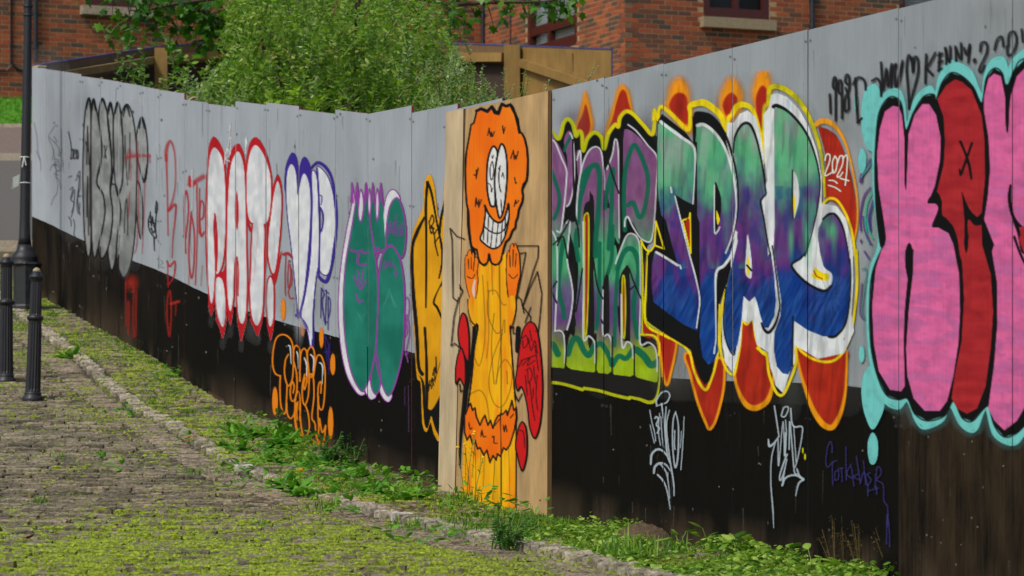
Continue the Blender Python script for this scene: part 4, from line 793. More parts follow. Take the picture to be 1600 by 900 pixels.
# P
c.poly(G([(285,235),(300,232),(350,250),(400,300),(440,370),(475,470),(488,600),(482,720),(455,830),(420,900)])+H([(425,-10),(395,80),(335,150),(335,300),(340,430),(345,500),(325,550),(300,562),(275,530),(262,440),(268,300),(262,150),(262,-60)])+G([(288,700),(280,500),(278,350)]),spar,1,1,False)
c.poly(G([(376,540),(395,565),(408,620),(405,690),(388,755),(376,770)]),(13,12,13)); c.poly(G([(383,670),(400,715),(388,740)]),YE); c.line(G([(374,545),(374,770),(390,775),(400,755)]),2,WH)
# A
c.poly(G([(470,300),(490,255),(530,228),(560,240),(585,300),(605,400),(625,520),(632,590),(612,625),(625,720),(640,820),(643,900)])+H([(575,60),(590,180),(598,280),(590,350),(565,400),(545,400),(530,350),(515,290),(505,262),(480,285),(455,260),(445,380),(430,470),(412,515),(390,490),(372,430),(372,330),(380,220),(400,140),(430,20)])+G([(480,760),(492,600),(480,450),(466,380)]),spar,1,1,False)
c.poly(G([(540,790),(552,850),(562,950),(558,1010),(535,1000),(528,960),(534,860)]),wht); c.poly(G([(540,900),(550,940),(548,990),(536,985)]),YE)
c.line(H([(470,125),(490,148)]),3,BK)
# R
c.poly(I([(95,160),(130,150),(190,190),(250,265),(295,370),(325,480),(325,580),(310,680),(280,780),(260,850),(240,905)])+J([(205,95),(160,125),(200,180),(260,225),(310,235),(335,215),(340,180),(300,130),(285,70),(275,0)])+I([(318,760),(340,715),(370,690),(410,700),(445,760),(465,850),(475,920)])+J([(415,60),(418,200),(412,300),(395,380),(350,440),(300,438),(230,410),(172,370),(165,480),(160,580),(145,605),(120,600),(95,570),(82,500),(85,420),(110,350),(115,290),(100,180),(80,60),(85,-40)]),spar,1,1,False)
c.poly(J([(272,0),(275,60),(300,130),(335,160),(338,195),(310,215),(270,205),(210,165),(160,128),(205,115),(235,70),(250,10),(262,-20)]),wht,1,1,True); c.poly(J([(262,135),(290,155),(322,165),(320,190),(290,192),(255,180),(245,165),(256,160)]),YE); c.line(J([(258,150),(270,172),(295,185)]),2,(180,60,14))
c.poly(I([(190,480),(208,500),(220,560),(220,620),(205,680),(192,712),(188,600)]),wht); c.poly(I([(192,590),(202,620),(202,660),(193,695)]),YE); c.line(I([(188,470),(187,600),(190,712)]),2.2,BK)
# outlines
for p,w in((I([(92,150),(110,145),(160,170),(220,230),(270,310),(308,420),(325,520),(322,600),(305,700),(270,840),(250,900)]),[6,6,4.5,4,3.4,2.8,2.4,2.2,2.2,2.4,2.4]),(J([(235,0),(225,60),(200,95),(160,125),(200,180),(255,220),(305,238),(335,215)]),[2,2.4,3,4,4,4,5,4]),(I([(340,715),(370,690),(405,695),(440,755),(462,850),(475,940)]),[3,4,4,3,2,1.6]),
  (J([(418,100),(420,200),(413,300),(395,385),(355,435),(325,440)]),[1.5,2,2.5,3.5,4.5,4]),(J([(166,350),(165,480),(163,570)]),2.5),(G([(468,380),(475,310),(500,255),(530,232),(560,250),(590,330),(615,450),(630,560),(632,590),(605,625),(620,700),(640,820),(655,900)]),[2.6,3,4,4.6,4.2,3.4,2.8,2.4,2.6,2.6,2.4,2.2,2]),(J([(75,40),(90,150),(105,270),(108,310),(90,380),(60,420),(38,405),(28,380)]),[2,2,2.4,2.6,4,5,4,3]),
  (H([(378,220),(368,350),(372,430),(390,490),(412,520),(420,490)]),2.2),(G([(278,190),(290,182),(350,195),(400,245),(440,320),(470,420),(488,520),(492,640),(480,740),(450,860)]),[6,6,6,5,4,3.4,3,2.8,2.8,3]),(G([(283,330),(282,500),(284,660)]),2.4)): c.line(p,w,(12,11,13),.97,1.1)
for p,w in((G([(104,225),(150,262),(210,305),(272,358),(275,480),(266,638)]),[5,4.5,4.5,4,2,2]),(G([(288,245),(320,240),(370,275),(420,345),(455,440),(478,560),(482,680),(462,800),(430,885)]),[5,5,4.6,4,3.6,3,2.6,2.6,2.6]),(H([(425,-20),(405,70),(370,125),(335,160),(333,300),(334,440),(330,480)]),[3,4,4.6,4,2.5,2,2]),(G([(176,600),(200,700),(225,800)])+H([(215,70),(245,180),(262,270),(258,330),(248,400)]),[2,2.4,2.6,2.6,2.6,2.4,2.2,2]),(H([(72,68),(110,90),(165,125)]),4),(G([(155,555),(158,580)]),3),(H([(175,125),(180,140)]),2.4),(H([(328,485),(326,512)]),2.6)): c.line(p,w,(218,222,228),.97,1.1)
for p in(I([(165,120),(180,330),(170,450)]),I([(60,0),(60,1)])): c.line(p,5,(60,110,140),.25,4)
for x,y,rx,ry,cc,a in((1236,375,5,30,(84,188,130),.7),(1262,370,6,36,(70,170,120),.6),(1300,360,9,16,(80,186,124),.8),(1303,380,4,24,(80,180,124),.5),(1135,370,5,24,(80,150,126),.4),(1224,430,20,14,(30,60,140),.3)): c.blob(x,y,rx,ry,cc,a,.7)
for k in range(14):
    an=k*.45; c.line([(1296+6*math.cos(an),462+10*math.sin(an)),(1296+20*math.cos(an),462+34*math.sin(an))],1.5,(84,110,160),.3,2)
c.mod(lambda X,Y:1-.16*np.clip((fbm(X*.16+Y*.01,Y*.018,3)-.5)*4,0,1)+.06*np.clip((fbm(X*.05+9,Y*.05,3)-.5)*4,0,1))
emit(c,'graffiti','huge letters SPAR fading from green through purple to blue with yellow rim and red drips')
c=Cv(1285,225,1330,305); c.t(1180,120,3.214)
for p in([(350,420),(358,390),(375,395),(372,430),(350,495),(385,480),(392,470)],[(400,400),(388,430),(390,480),(405,470),(412,420),(400,398)],[(415,430),(425,400),(440,400),(438,440),(412,498),(425,500),(440,480)],[(440,410),(462,395),(460,470),(452,545)],[(428,510),(470,522)]): c.line(p,7.5,(232,226,216),.98,1)
for p in([(370,520),(395,522),(412,535)],[(368,545),(400,555),(430,575)]): c.line(p,7,(226,222,216),.95,1)
emit(c,'tag','small white date 2021 written in the red flame')
# 12 pink and red piece --------------------------------------------
PK=col_noise((206,96,154),0,.045,.09,3,(226,106,166))
def pink(X,Y):
    a=PK(X,Y); n=np.clip((fbm(X*.03+(Y*.01),Y*.11-X*.015,3)-.5)*3.0,0,.30)*np.clip((Y-150)/200,.25,1); return tuple(a[i]*(1-n)+(150,98,160)[i]*n for i in range(3))
PR_=col_noise((156,32,40),0,.03,.09,3,(176,42,48)); CY=(112,200,200)
Mm=lambda p:[(1340+x/2.8125,80+y/2.8125) for x,y in p]
Nn=lambda p:[(1340+x/2.573,370+y/2.573) for x,y in p]
# small teal and purple scribble behind
c=Cv(1335,225,1385,510); c.t(1300,60,3)
for p,cc,w in(([(135,670),(140,640),(170,600),(180,570)],(92,50,130),16),([(135,650),(160,620),(180,590)],(40,170,140),7),([(180,700),(150,740),(132,830),(135,900)],(92,50,130),9),([(190,720),(165,770),(155,850),(165,930),(175,960)],(40,176,146),9),([(195,760),(175,830),(178,900)],(60,40,130),14)): c.line(p,w,cc,.9,1.2)
c.t(1300,350,2.571)
for p,cc,w in(([(125,-30),(130,20),(145,60),(160,85)],(92,50,130),8),([(140,-20),(150,30),(165,60)],(40,176,146),6),([(130,110),(150,140)],(92,50,130),8),([(122,180),(140,185),(135,240),(120,330),(125,370),(140,390)],(70,130,130),6),([(120,240),(112,350),(125,380)],(110,60,130),7)): c.line(p,w,cc,.85,1.2)
c.blob(116,68,4,8,(92,50,130))
emit(c,'graffiti','narrow purple and teal curls left of the pink letters')
c=Cv(1335,25,1690,745); c.t(1300,60,3)
c.poly([(190,212),(150,250),(136,340),(140,440),(160,510),(185,530),(210,520),(232,400),(235,300),(222,235)],CY); c.blob(110,302,11,36,CY); c.poly([(140,512),(124,550),(124,600),(140,635),(158,600),(160,545)],CY)
c.t(1300,350,2.571); c.blob(119,523,12,34,CY); c.poly([(150,570),(125,610),(118,680),(130,760),(160,825),(190,790),(212,720),(200,650),(180,590)],CY)
c.t(960,600,3.4615); c.poly([(1395,262),(1372,310),(1370,370),(1382,425),(1398,436),(1415,420),(1426,370),(1422,300)],CY); c.line([(1395,275),(1378,320),(1382,400),(1398,425),(1412,370)],2,(80,150,156),.5)
c.t()
out=Mm([(75,330),(70,420),(66,520),(72,640),(95,790)])[::1]
# silhouettes: turquoise rim, then black
silh=Mm([(100,215),(140,172),(185,175),(205,230),(215,330),(240,240),(270,185),(320,155),(342,185),(360,110),(400,50),(440,52),(500,90),(545,190),(560,100),(590,40),(640,30),(660,80),(672,60),(700,20),(780,-30),(960,-60)])+[(1690,400),(1690,700)]+Nn([(760,830),(690,780),(640,830),(595,830),(545,790),(515,690),(480,770),(450,782),(410,750),(372,680),(340,740),(270,770),(235,740),(200,660),(165,690),(110,665),(70,580),(45,450),(40,250),(55,120),(85,20)])+Mm([(72,620),(70,420),(78,300)])
c.line(silh,16,(100,150,152),.22,9,smooth=False,closed=True); c.poly(silh,CY,1,1.2,False); c.line(silh,3.5,CY,1,1.8,smooth=True,closed=True)
bl=Mm([(85,330),(100,255),(135,205),(170,205),(195,240),(212,350),(245,270),(290,200),(335,190),(345,215),(370,140),(410,95),(460,110),(510,160),(545,230),(565,120),(600,75),(635,95),(655,160),(690,80),(740,30),(960,0)])+[(1690,400),(1690,690)]+Nn([(760,790),(700,740),(640,790),(590,805),(550,760),(525,680),(500,700),(460,742),(420,728),(385,660),(350,720),(280,740),(230,712),(200,650),(165,655),(115,635),(80,560),(55,450),(48,300),(58,150),(100,40)])+Mm([(100,850),(82,700),(76,500)])
c.poly(bl,(12,11,12),1,1.2,False); c.line(bl,2,(12,11,12),1,1.5,closed=True)
# letter shapes
c.poly(Mm([(155,240),(120,265),(98,340),(85,450),(92,600),(115,740),(125,820),(120,850)])+Nn([(95,55),(72,130),(58,280),(65,430),(85,540),(130,615),(175,622),(190,600),(188,450),(190,300),(205,180),(195,110),(200,45),(225,50),(222,150),(205,300),(195,450),(200,560),(225,650),(270,700),(330,700),(360,660),(385,560),(405,430),(412,300),(408,150),(385,30)])+Mm([(400,800),(345,770),(360,690),(345,665),(310,665),(340,590),(362,480),(365,380),(345,280),(315,232),(285,232),(250,280),(222,370),(215,500),(212,610),(208,480),(205,380),(195,280),(180,245)]),pink,1,1,False)
c.poly(Mm([(212,610),(206,560),(208,380),(215,350),(222,380),(216,560)]),(12,11,12))
c.poly(Nn([(205,25),(192,60),(192,120),(205,178),(215,160),(222,90),(218,40)]),(12,11,12)); c.line(Nn([(206,170),(195,280),(190,420),(194,560),(202,640)]),[3.6,3.2,3.2,3.4,5],(12,11,12))
c.poly(Mm([(428,124),(390,150),(350,210),(378,290),(384,400),(378,500),(345,630),(362,660),(372,720),(420,770),(440,830),(450,900)])+Nn([(420,100),(428,250),(418,420),(390,560),(378,650),(400,690),(440,712),(480,690),(515,600),(535,450),(545,300),(535,150),(500,30)])+Mm([(545,760),(520,740),(480,680),(460,620),(480,690),(520,735),(545,710),(560,560),(558,400),(545,280),(500,170),(460,135)]),PR_,1,1,False)
c.poly(Mm([(458,618),(462,660),(470,760),(468,850),(478,885),(486,850),(484,760),(490,740),(515,765),(550,760),(555,735),(535,735),(500,705),(480,670)]),(12,11,12))
c.poly(Mm([(350,620),(318,640),(308,668),(345,672),(352,700),(328,760),(335,775),(375,775),(410,800),(435,880),(445,860),(425,780),(390,735),(370,720),(370,660)]),(12,11,12))
c.poly(Nn([(432,-20),(430,30),(436,65),(444,30),(446,-10)]),(12,11,12))
c.line(Mm([(452,398),(470,440),(490,500),(500,560)]),[4.5,4,4.5,3.6],(12,11,12)); c.line(Mm([(502,405),(480,470),(455,540)]),[4,4,4.4],(12,11,12)); c.line(Mm([(448,520),(452,545)]),3,(12,11,12))
# right-hand pink letter
c.poly(Mm([(600,98),(575,120),(555,200),(555,260),(575,380),(582,520),(572,640),(556,740),(580,800),(600,850)])+Nn([(540,60),(560,180),(562,350),(548,520),(525,690),(550,740),(590,778),(640,740),(669,690),(700,600)])+[(1690,600),(1690,110)]+Mm([(740,70),(700,110),(672,200),(662,280),(660,355),(652,340),(648,200),(630,110)]),pink,1,1,False)
c.poly(Mm([(652,150),(650,300),(656,358),(663,340),(668,240),(672,180)]),(12,11,12))
c.line(Mm([(672,590),(668,650),(685,730),(731,785)]),[4,6,5,4],(12,11,12)); c.line(Mm([(690,745),(710,800),(728,880)])+Nn([(690,60),(720,140)]),[6,6,6,5,5],(12,11,12)); c.poly(Mm([(715,775),(800,800),(800,960),(745,880)]),PR_)
c.poly(Nn([(650,0),(700,0),(700,120),(672,70)]),PR_); c.line(Nn([(630,0),(655,70),(690,140)]),4,(12,11,12))
c.mod(lambda X,Y:1-.06*np.clip((fbm(X*.10+Y*.02,Y*.09-X*.04,3)-.5)*4,0,1))
emit(c,'graffiti','giant pink and dark red bubble letters with black outline and turquoise halo')
# 13 black writing top right, white and violet tags ----------------
c=Cv(1290,35,1640,205); c.t(1240,0,4)
for p in([(225,590),(228,650),(230,705)],[(262,560),(245,540),(250,490),(264,495),(262,600),(262,750)],[(300,590),(280,570),(280,510),(298,510),(300,600),(302,738)],[(345,530),(322,510),(328,470),(345,480),(345,560),(318,620),(320,690),(342,680),(340,600),(325,550)],[(370,525),(400,485),(440,500),(450,560)],[(384,490),(390,600),(400,765)],[(400,765),(425,740)],[(490,505),(520,490),(540,520),(548,600)],[(545,390),(552,500),(560,560),(578,430),(590,540),(612,400),(610,545)],[(608,430),(640,400),(630,450),(640,540),(680,380),(655,540)],[(745,440),(735,380),(718,345),(705,420),(715,560),(722,680)],[(745,440),(755,360),(775,370),(775,460),(740,600),(722,680)],[(740,360),(745,450)],[(828,340),(824,420),(822,520)],[(885,330),(845,400),(828,420),(870,470)],[(912,330),(905,440)],[(905,345),(930,335)],[(905,390),(930,380)],[(905,440),(925,430)],[(950,300),(955,400)],[(945,300),(975,390),(978,290)],[(1010,300),(1015,380)],[(1010,290),(1045,370),(1045,270)],[(1065,300),(1080,340),(1100,280)],[(1100,280),(1090,390)],[(1165,320),(1172,270),(1205,270),(1205,330),(1160,430),(1175,450),(1195,410)],[(1255,310),(1270,250),(1300,230),(1310,290)],[(1340,290),(1345,215),(1380,200),(1392,260),(1370,330),(1340,345),(1332,290)],[(1425,185),(1432,260)]): c.line(p,15,(26,24,28),.95,2.)
c.blob(1130,378,13,17,(30,28,32),.95,.3)
c2=c
emit(c,'tag','black sprayed writing with a heart and the year 1998 along the top right')
c=Cv(1010,605,1080,800); c.t(1000,600,3.914)
BL=(176,190,202)
for p,w in(([(104,135),(100,100),(130,55),(165,45),(182,70),(165,110),(130,125),(100,135)],[9,11,9,8,8,9,7,6]),([(60,160),(72,230),(90,300),(95,350)],6),([(62,250),(75,310),(88,362)],5),([(92,210),(98,200),(112,215),(100,250),(118,270),(105,300)],9),([(120,180),(112,280),(125,375)],6),([(132,120),(150,260),(165,420),(182,480)],9),([(128,200),(135,320),(145,390)],6),([(160,140),(155,240),(162,400)],7),([(180,160),(162,260),(180,440),(205,600),(208,685)],[6,7,8,9,6]),([(218,170),(202,230),(200,380),(215,510),(232,440),(235,260),(218,170)],[7,8,8,9,10,8,6]),([(213,285),(210,370),(215,400)],7),([(270,200),(262,360),(250,525)],[5,6,6]),([(253,290),(248,390)],5),([(66,490),(72,430),(105,400),(140,410),(165,440)],[11,13,13,11,8]),([(85,545),(92,505),(125,483),(160,495),(185,530)],[11,14,12,9,6]),([(108,555),(140,590),(165,650),(185,765)],[11,10,8,6]),([(125,490),(160,540),(175,620),(182,700)],[9,8,6,5]),([(170,540),(172,600)],4)): c.line(p,w,BL,.93,1.2)
emit(c,'tag','white swirling tag low on the black band, the left one of the two beneath the big blue letters')
c=Cv(1190,625,1265,830); c.t(1000,600,3.914)
for p,w in(([(822,135),(835,220),(850,320),(870,440)][:3],[8,8,7]),([(868,180),(865,195),(885,200),(905,165),(905,140),(880,145),(868,180)],8),([(785,340),(792,380),(820,360),(850,320)],[9,14,10,7]),([(830,350),(805,450),(800,600),(812,760),(818,880)],[6,7,7,8,4]),([(845,340),(848,500),(875,230),(885,440),(895,300),(890,220)],[7,7,6,7,7,6]),([(890,300),(885,440)],8),([(915,230),(912,400)],8),([(918,235),(935,440),(945,540),(960,550)],8),([(922,150),(928,230),(945,262),(990,262),(990,320),(970,430),(950,510)],[9,9,10,8,7,7,6]),([(940,260),(955,480)],6),([(900,430),(880,480),(855,560),(860,590),(880,540),(898,460)],[9,10,9,8,8,7]),([(870,620),(885,580),(920,560),(960,560),(1000,585)],[12,12,11,11,12]),([(1000,585),(970,610),(952,685)],[12,10,5]),([(870,620),(885,520)],8),([(960,520),(975,560),(1000,580)],9)): c.line(p,w,BL,.93,1.2)
c.blob(996,407,5,18,(214,214,0),.9,.3); c.blob(1009,445,6,20,(214,214,0),.9,.3)
emit(c,'tag','white looping tag with a long drip low on the black band, the right one of the two beneath the big blue letters')
c=Cv(1285,685,1400,860); c.t(1200,675,4)
VI=(58,52,116)
for p in([(400,130),(400,80),(385,62),(368,120),(362,190),(375,220),(400,190),(430,180)],[(405,190),(402,250),(405,330)],[(440,240),(420,250),(418,300),(440,290),(442,240)],[(440,230),(470,225)],[(458,225),(465,310)],[(486,95),(490,300)],[(520,200),(492,260),(525,290)],[(522,220),(538,340)],[(565,260),(538,280),(570,300)],[(552,150),(578,320)],[(578,320),(600,250),(620,330)],[(596,180),(612,330)],[(640,255),(620,265),(645,300),(625,330)],[(625,330),(625,400)],[(670,350),(680,230),(700,225),(708,260),(680,300),(720,330),(725,430),(745,460),(750,520)],[(620,370),(690,350)],[(678,340),(680,390)],[(745,530),(740,700)],[(750,540),(758,600),(760,720)]): c.line(p,7,VI,.8,1.3)
c.line([(748,520),(745,590)],14,VI,.7,1.6)
emit(c,'tag','faint violet scrawled tag on black below the turquoise drip')
# ------------------------------------------------------------------ ground
KL=[(22,478),(75,537),(150,583),(200,620),(255,664),(330,702),(395,735),(470,768),(530,786),(640,815),(740,833),(850,862),(960,890),(1100,925)]
KP=np.array([ray(*p) for p in KL])
ks=np.argsort(KP[:,1]); KYs=KP[ks,1]; KXs=KP[ks,0]
pf=np.polyfit(KYs,KXs,2)
def kx(Y): return float(np.polyval(pf,np.clip(Y,15,46)))
def wx(Y):
    if Y<C575[1]: return C575[0]+W2d[0]/W2d[1]*(Y-C575[1])
    return C73[0]+W1d[0]/W1d[1]*(Y-C73[1])
ys=list(np.arange(-20,14,2.))+list(np.arange(14,46,.25))+list(np.arange(46,64,1.))+list(np.arange(66,400,20.))
xs=[-150,-60,-30,-16]+list(np.arange(-10,6,.4))+[8,14,30,60,150]
v=[];f=[]
for Y in ys:
    for X in xs:
        n=(fbm(np.array(X*1.3+50),np.array(Y*1.3+50),3)-.5)*.03 if 12<Y<46 else 0
        v.append((X,Y,float(g(Y))-.028+float(n)))
nx=len(xs)
for j in range(len(ys)-1):
    for i in range(nx-1): a=j*nx+i; f.append((a,a+1,a+nx+1,a+nx))
tag(mk('ground',v,f,M['soil'],smooth=True),kind='structure')
def sheet(name,x0,x1,y0,y1,dz,mat,lab=None,kind='structure'):
    Y=sorted(set([y0,y1]+[q for q in GY if y0<q<y1])); v=[];f=[]
    for y in Y: v+= [(x0,y,float(g(y))+dz),(x1,y,float(g(y))+dz)]
    for j in range(len(Y)-1): f.append((2*j,2*j+1,2*j+3,2*j+2))
    return tag(mk(name,v,f,mat),kind=kind)
sheet('road',-60,40,48,57,.012,M['asphalt']); sheet('lawn',-60,40,59.2,60.9,.03,M['lawn']); sheet('footpath',-60,40,57.15,59.15,.06,M['path'])
mb=MB()
for x in np.arange(-20,10,.9):
    for y,h,m in((57.07,.11,0),(47.95,.10,0),(59.2,.09,0)): mb.box((x,y,float(g(y))+h/2-.02),(.89,.13,h+.04))
tag(mb.build('kerb',[M['kerbc']]),kind='structure')
# lawn blades stand up a little
v=[];f=[]
for k in range(5000):
    x=random.uniform(-9.5,-6);y=random.uniform(59.25,60.85); z=float(g(y))+.03; a=random.uniform(0,3.1); w=.012; h=random.uniform(.03,.07); i=len(v)
    v+=[(x-w*math.cos(a),y-w*math.sin(a),z),(x+w*math.cos(a),y+w*math.sin(a),z),(x+random.uniform(-.03,.03),y,z+h)]; f.append((i,i+1,i+2))
M['lawnb']=leafmat('lawn_blades',(60,118,10),(92,156,22),(110,170,30))
tag(mk('lawn_grass',v,f,M['lawnb']),kind='stuff')
# cobbled lane: setts
def sett_shape(seed,flat=.0):
    r=random.Random(seed); v=[]; NX,NY=6,5; hs=[[r.uniform(.72,1.12) for i in range(NX)] for j in range(NY)]; tl=r.uniform(-.15,.15)
    for j in range(NY):
        for i in range(NX):
            a=i/(NX-1)*2-1;b=j/(NY-1)*2-1; ed=(i in(0,NX-1))or(j in(0,NY-1)); cn=(i in(0,NX-1))and(j in(0,NY-1)); k=.93 if cn else 1
            v.append((a*.5*k+r.uniform(-.02,.02)*(not ed),b*.5*k+r.uniform(-.04,.04),(hs[j][i]*(.80 if cn else .92 if ed else 1.05))+tl*a))
    ring=[i for i in range(NX)]+[j*NX+NX-1 for j in range(1,NY)]+[(NY-1)*NX+i for i in range(NX-2,-1,-1)]+[j*NX for j in range(NY-2,0,-1)]
    f=[(j*NX+i,j*NX+i+1,(j+1)*NX+i+1,(j+1)*NX+i) for j in range(NY-1) for i in range(NX-1)]; b0=len(v)
    for q in ring: v.append((v[q][0]*1.0,v[q][1]*1.0,-.6))
    n_=len(ring); f+=[(ring[k],b0+k,b0+(k+1)%n_,ring[(k+1)%n_]) for k in range(n_)]
    return v,f
shapes=[sett_shape(i) for i in range(14)]; meshes={}
def sett_mesh(i,mat):
    k=(i,mat.name)
    if k not in meshes:
        me=bpy.data.meshes.new('sett'); me.from_pydata(shapes[i][0],[],shapes[i][1]); me.materials.append(mat); me.update(); meshes[k]=me
    return meshes[k]
M['joint']=m_stone('joint_soil',(.12,-.08),((62,54,40),(70,62,46)))
lane=tag(sheet('lane',-12,3,13,46,-.010,M['joint']),kind='structure')
def place_setts(L,parent,name,mat,limit=300,lab=None):
    """L: list of (x,y,z,w,d,h,rot,tilt). biggest in view become parts, the rest one stuff part"""
    def size(s): return s[3]/s[1] if -.15<s[0]/s[1]<.15 and (YH-(s[2]-CZ)/s[1]*F)<905 else 0
    L=sorted(L,key=lambda s:-size(s)); mbx=MB(); 
    for k,s in enumerate(L):
        i=random.randrange(14)
        if k<limit:
            o=bpy.data.objects.new(name,sett_mesh(i,mat)); col.objects.link(o); o.location=s[:3]; o.scale=(s[3],s[4],s[5]); o.rotation_euler=(s[7],random.uniform(-.03,.03),s[6]); setparent(o,parent)
        else:
            v,f=shapes[i]; c_,s_=math.cos(s[6]),math.sin(s[6]); vv=[]
            tx=random.uniform(-.03,.03)
            for a,b,c3 in v:
                X=a*s[3];Y=b*s[4];Zz=c3*s[5]+Y*s[7]+X*tx; vv.append((s[0]+X*c_-Y*s_,s[1]+X*s_+Y*c_,s[2]+Zz))
            mbx.add(vv,f)
    if mbx.v: tag(mbx.build(name+'_field',[mat],parent,smooth=False),kind='stuff')
slope=lambda Y:(float(g(Y+.1))-float(g(Y-.1)))/.2
L=[];Y=15.2
while Y<45:
    rh=random.uniform(-.009,.010); ph=random.uniform(0,.2)
    if random.random()<.06: rh+=.014
    xe=kx(Y)-.36; x=max(-.1333*Y-1.0,-9)+ph-.2; dd=.075+random.uniform(-.012,.03)
    while x<xe:
        w=random.uniform(.13,.25)
        if x+w>xe: w=xe-x
        if w>.06:
            yy=Y+.05*math.sin(x*1.3+Y*.2)+random.uniform(-.008,.008); cx=x+w/2
            # gentle dish towards the gutter
            dz=-.02*max(0,1-(xe-cx)/.6)
            L.append((cx,yy,float(g(yy))-.02+rh+random.uniform(-.010,.010)+dz,w-.014,dd-.008,.030,random.uniform(-.03,.03),slope(Y)+random.uniform(-.06,.06)))
        x+=w
    Y+=dd+.008
place_setts(L,lane,'sett',M['sett'])
# gutter channel stones and kerb line
L=[];L2=[];Y=15.0
gut=tag(empty('gutter',(kx(25)-.2,25,float(g(25)))),kind='structure')
while Y<45.5:
    d=random.uniform(.09,.15); x=kx(Y)
    L.append((x-.22+random.uniform(-.01,.01),Y,float(g(Y))-.034+random.uniform(-.005,.005),.26,d-.012,.03,random.uniform(-.05,.05)+.06,slope(Y)+random.uniform(-.03,.03)))
    Y+=d
Y=15.0
while Y<45.5:
    d=random.uniform(.10,.19); x=kx(Y)
    L2.append((x+.01+random.uniform(-.015,.015),Y,float(g(Y))-.003+random.uniform(-.009,.006),.125+random.uniform(-.02,.03),d-.026,.036,random.uniform(-.06,.06)+.1,slope(Y)+random.uniform(-.05,.05)))
    Y+=d
place_setts(L,gut,'gutter_stone',M['gut'])
kb=tag(empty('kerb_edging',(kx(25),25,float(g(25)))),kind='structure')
M['kwhite']=varied('whitewashed_stone',lin((180,178,168)),.8,.15,(14,14,14),4,.4); M['kred']=varied('red_stone',lin((158,96,86)),.85,.15,(14,14,14),4,.4)
place_setts(L2,kb,'kerb_stone',M['kerbst'])
# two odd stones in the kerb: a white one and a red one
def odd(px,py,mat):
    p=ray(px,py); best=min([o for o in kb.children if o.name.startswith('kerb_stone')],key=lambda o:abs((o.location[1]+kb.location[1])-p[1]))
    me=best.data.copy(); me.materials.clear(); me.materials.append(mat); best.data=me; return best
odd(408,732,M['kwhite'])['label']='chalky white stone in the kerb line'; odd(338,688,M['kred'])['label']='reddish stone in the kerb line'; odd(650,812,M['kwhite'])
# verge strip between kerb and hoarding
vg=tag(empty('verge',(wx(25)-.4,25,float(g(25)))),kind='structure')
L=[];Y=16
while Y<43:
    x=kx(Y)+.12; xe=wx(Y)-.02
    while x<xe:
        w=random.uniform(.12,.22)
        t=(Y-24)/6
        if random.random()<(.85 if Y>27 else .5): L.append((x+w/2,Y+random.uniform(-.02,.02),float(g(Y))-.025+random.uniform(-.014,.012),w-.012,.10,.032,random.uniform(-.2,.2)+.2,slope(Y)+random.uniform(-.08,.08)))
        x+=w
    Y+=.125
place_setts(L,vg,'verge_stone',M['strip'])
# moss cushions
def visible_x(x,Y): return abs(x)/Y<.14
M['moss']=None
mm=NT('moss_green'); gg=mm.isl(); nn=mm.noise((30,30,30),2,3); cc=mm.ramp(gg,[(0,lin((84,98,20))),(.5,lin((108,126,24))),(1,lin((140,158,34)))]); mm.base(mm.mix(1,cc,mm.ramp(nn,[(.3,.7),(.7,1.2)]),'MULTIPLY'),.9); M['moss']=mm.m
v=[];f=[]
N=0
def mossd(x,Y):
    n=float(fbm(np.array(x*2.6+60),np.array(Y*.9+60),4))
    if x>kx(Y)+.1: return min(1,max(0,(n-.48)*7))*(.8 if Y>24 else .5)
    if x>kx(Y)-.36: return max(0,(n-.52)*1.6)
    z=np.interp(Y,[15,20.3,22.5,30,44],[1.3,1.0,.22,.42,.5]); return min(1,max(0,(n-.47)*8.0))*z+(.05 if Y<21 else 0)
while N<15000:
    Y=15.4+27*random.random()**1.6; x=random.uniform(-.14*Y,wx(Y))
    if random.random()>mossd(x,Y): continue
    N+=1; r=random.uniform(.004,.012)*(1 if random.random()<.9 else 1.8); h=random.uniform(.003,.010); z=float(g(Y))+.002+random.uniform(-.006,.006); b=len(v); a0=random.uniform(0,6.3)
    for k in range(6):
        a=a0+k*1.0472; q=r*random.uniform(.7,1.2); v.append((x+q*math.cos(a)*1.3,Y+q*math.sin(a),z-.004+slope(Y)*q*math.sin(a)))
    v.append((x,Y,z+h)); f+=[(b+k,b+(k+1)%6,b+6) for k in range(6)]
tag(mk('moss',v,f,M['moss'],smooth=True),kind='stuff')
# litter: bits of brown leaf and twig
v=[];f=[]
for k in range(2600):
    Y=15.5+26*random.random()**1.5; x=random.uniform(kx(Y)-.4,wx(Y)) if random.random()<.6 else random.uniform(-.14*Y,wx(Y)); z=float(g(Y))+.012; a=random.uniform(0,6.3); s=random.uniform(.006,.02); b=len(v)
    v+=[(x,Y,z),(x+s*math.cos(a),Y+s*math.sin(a),z+random.uniform(0,.01)),(x+.6*s*math.cos(a+1),Y+.6*s*math.sin(a+1),z+random.uniform(0,.008))]; f.append((b,b+1,b+2))
M['litter']=leafmat('leaf_litter',(62,46,30),(112,84,52),(168,150,120),.1,.8); tag(mk('leaf_litter',v,f,M['litter']),kind='stuff')
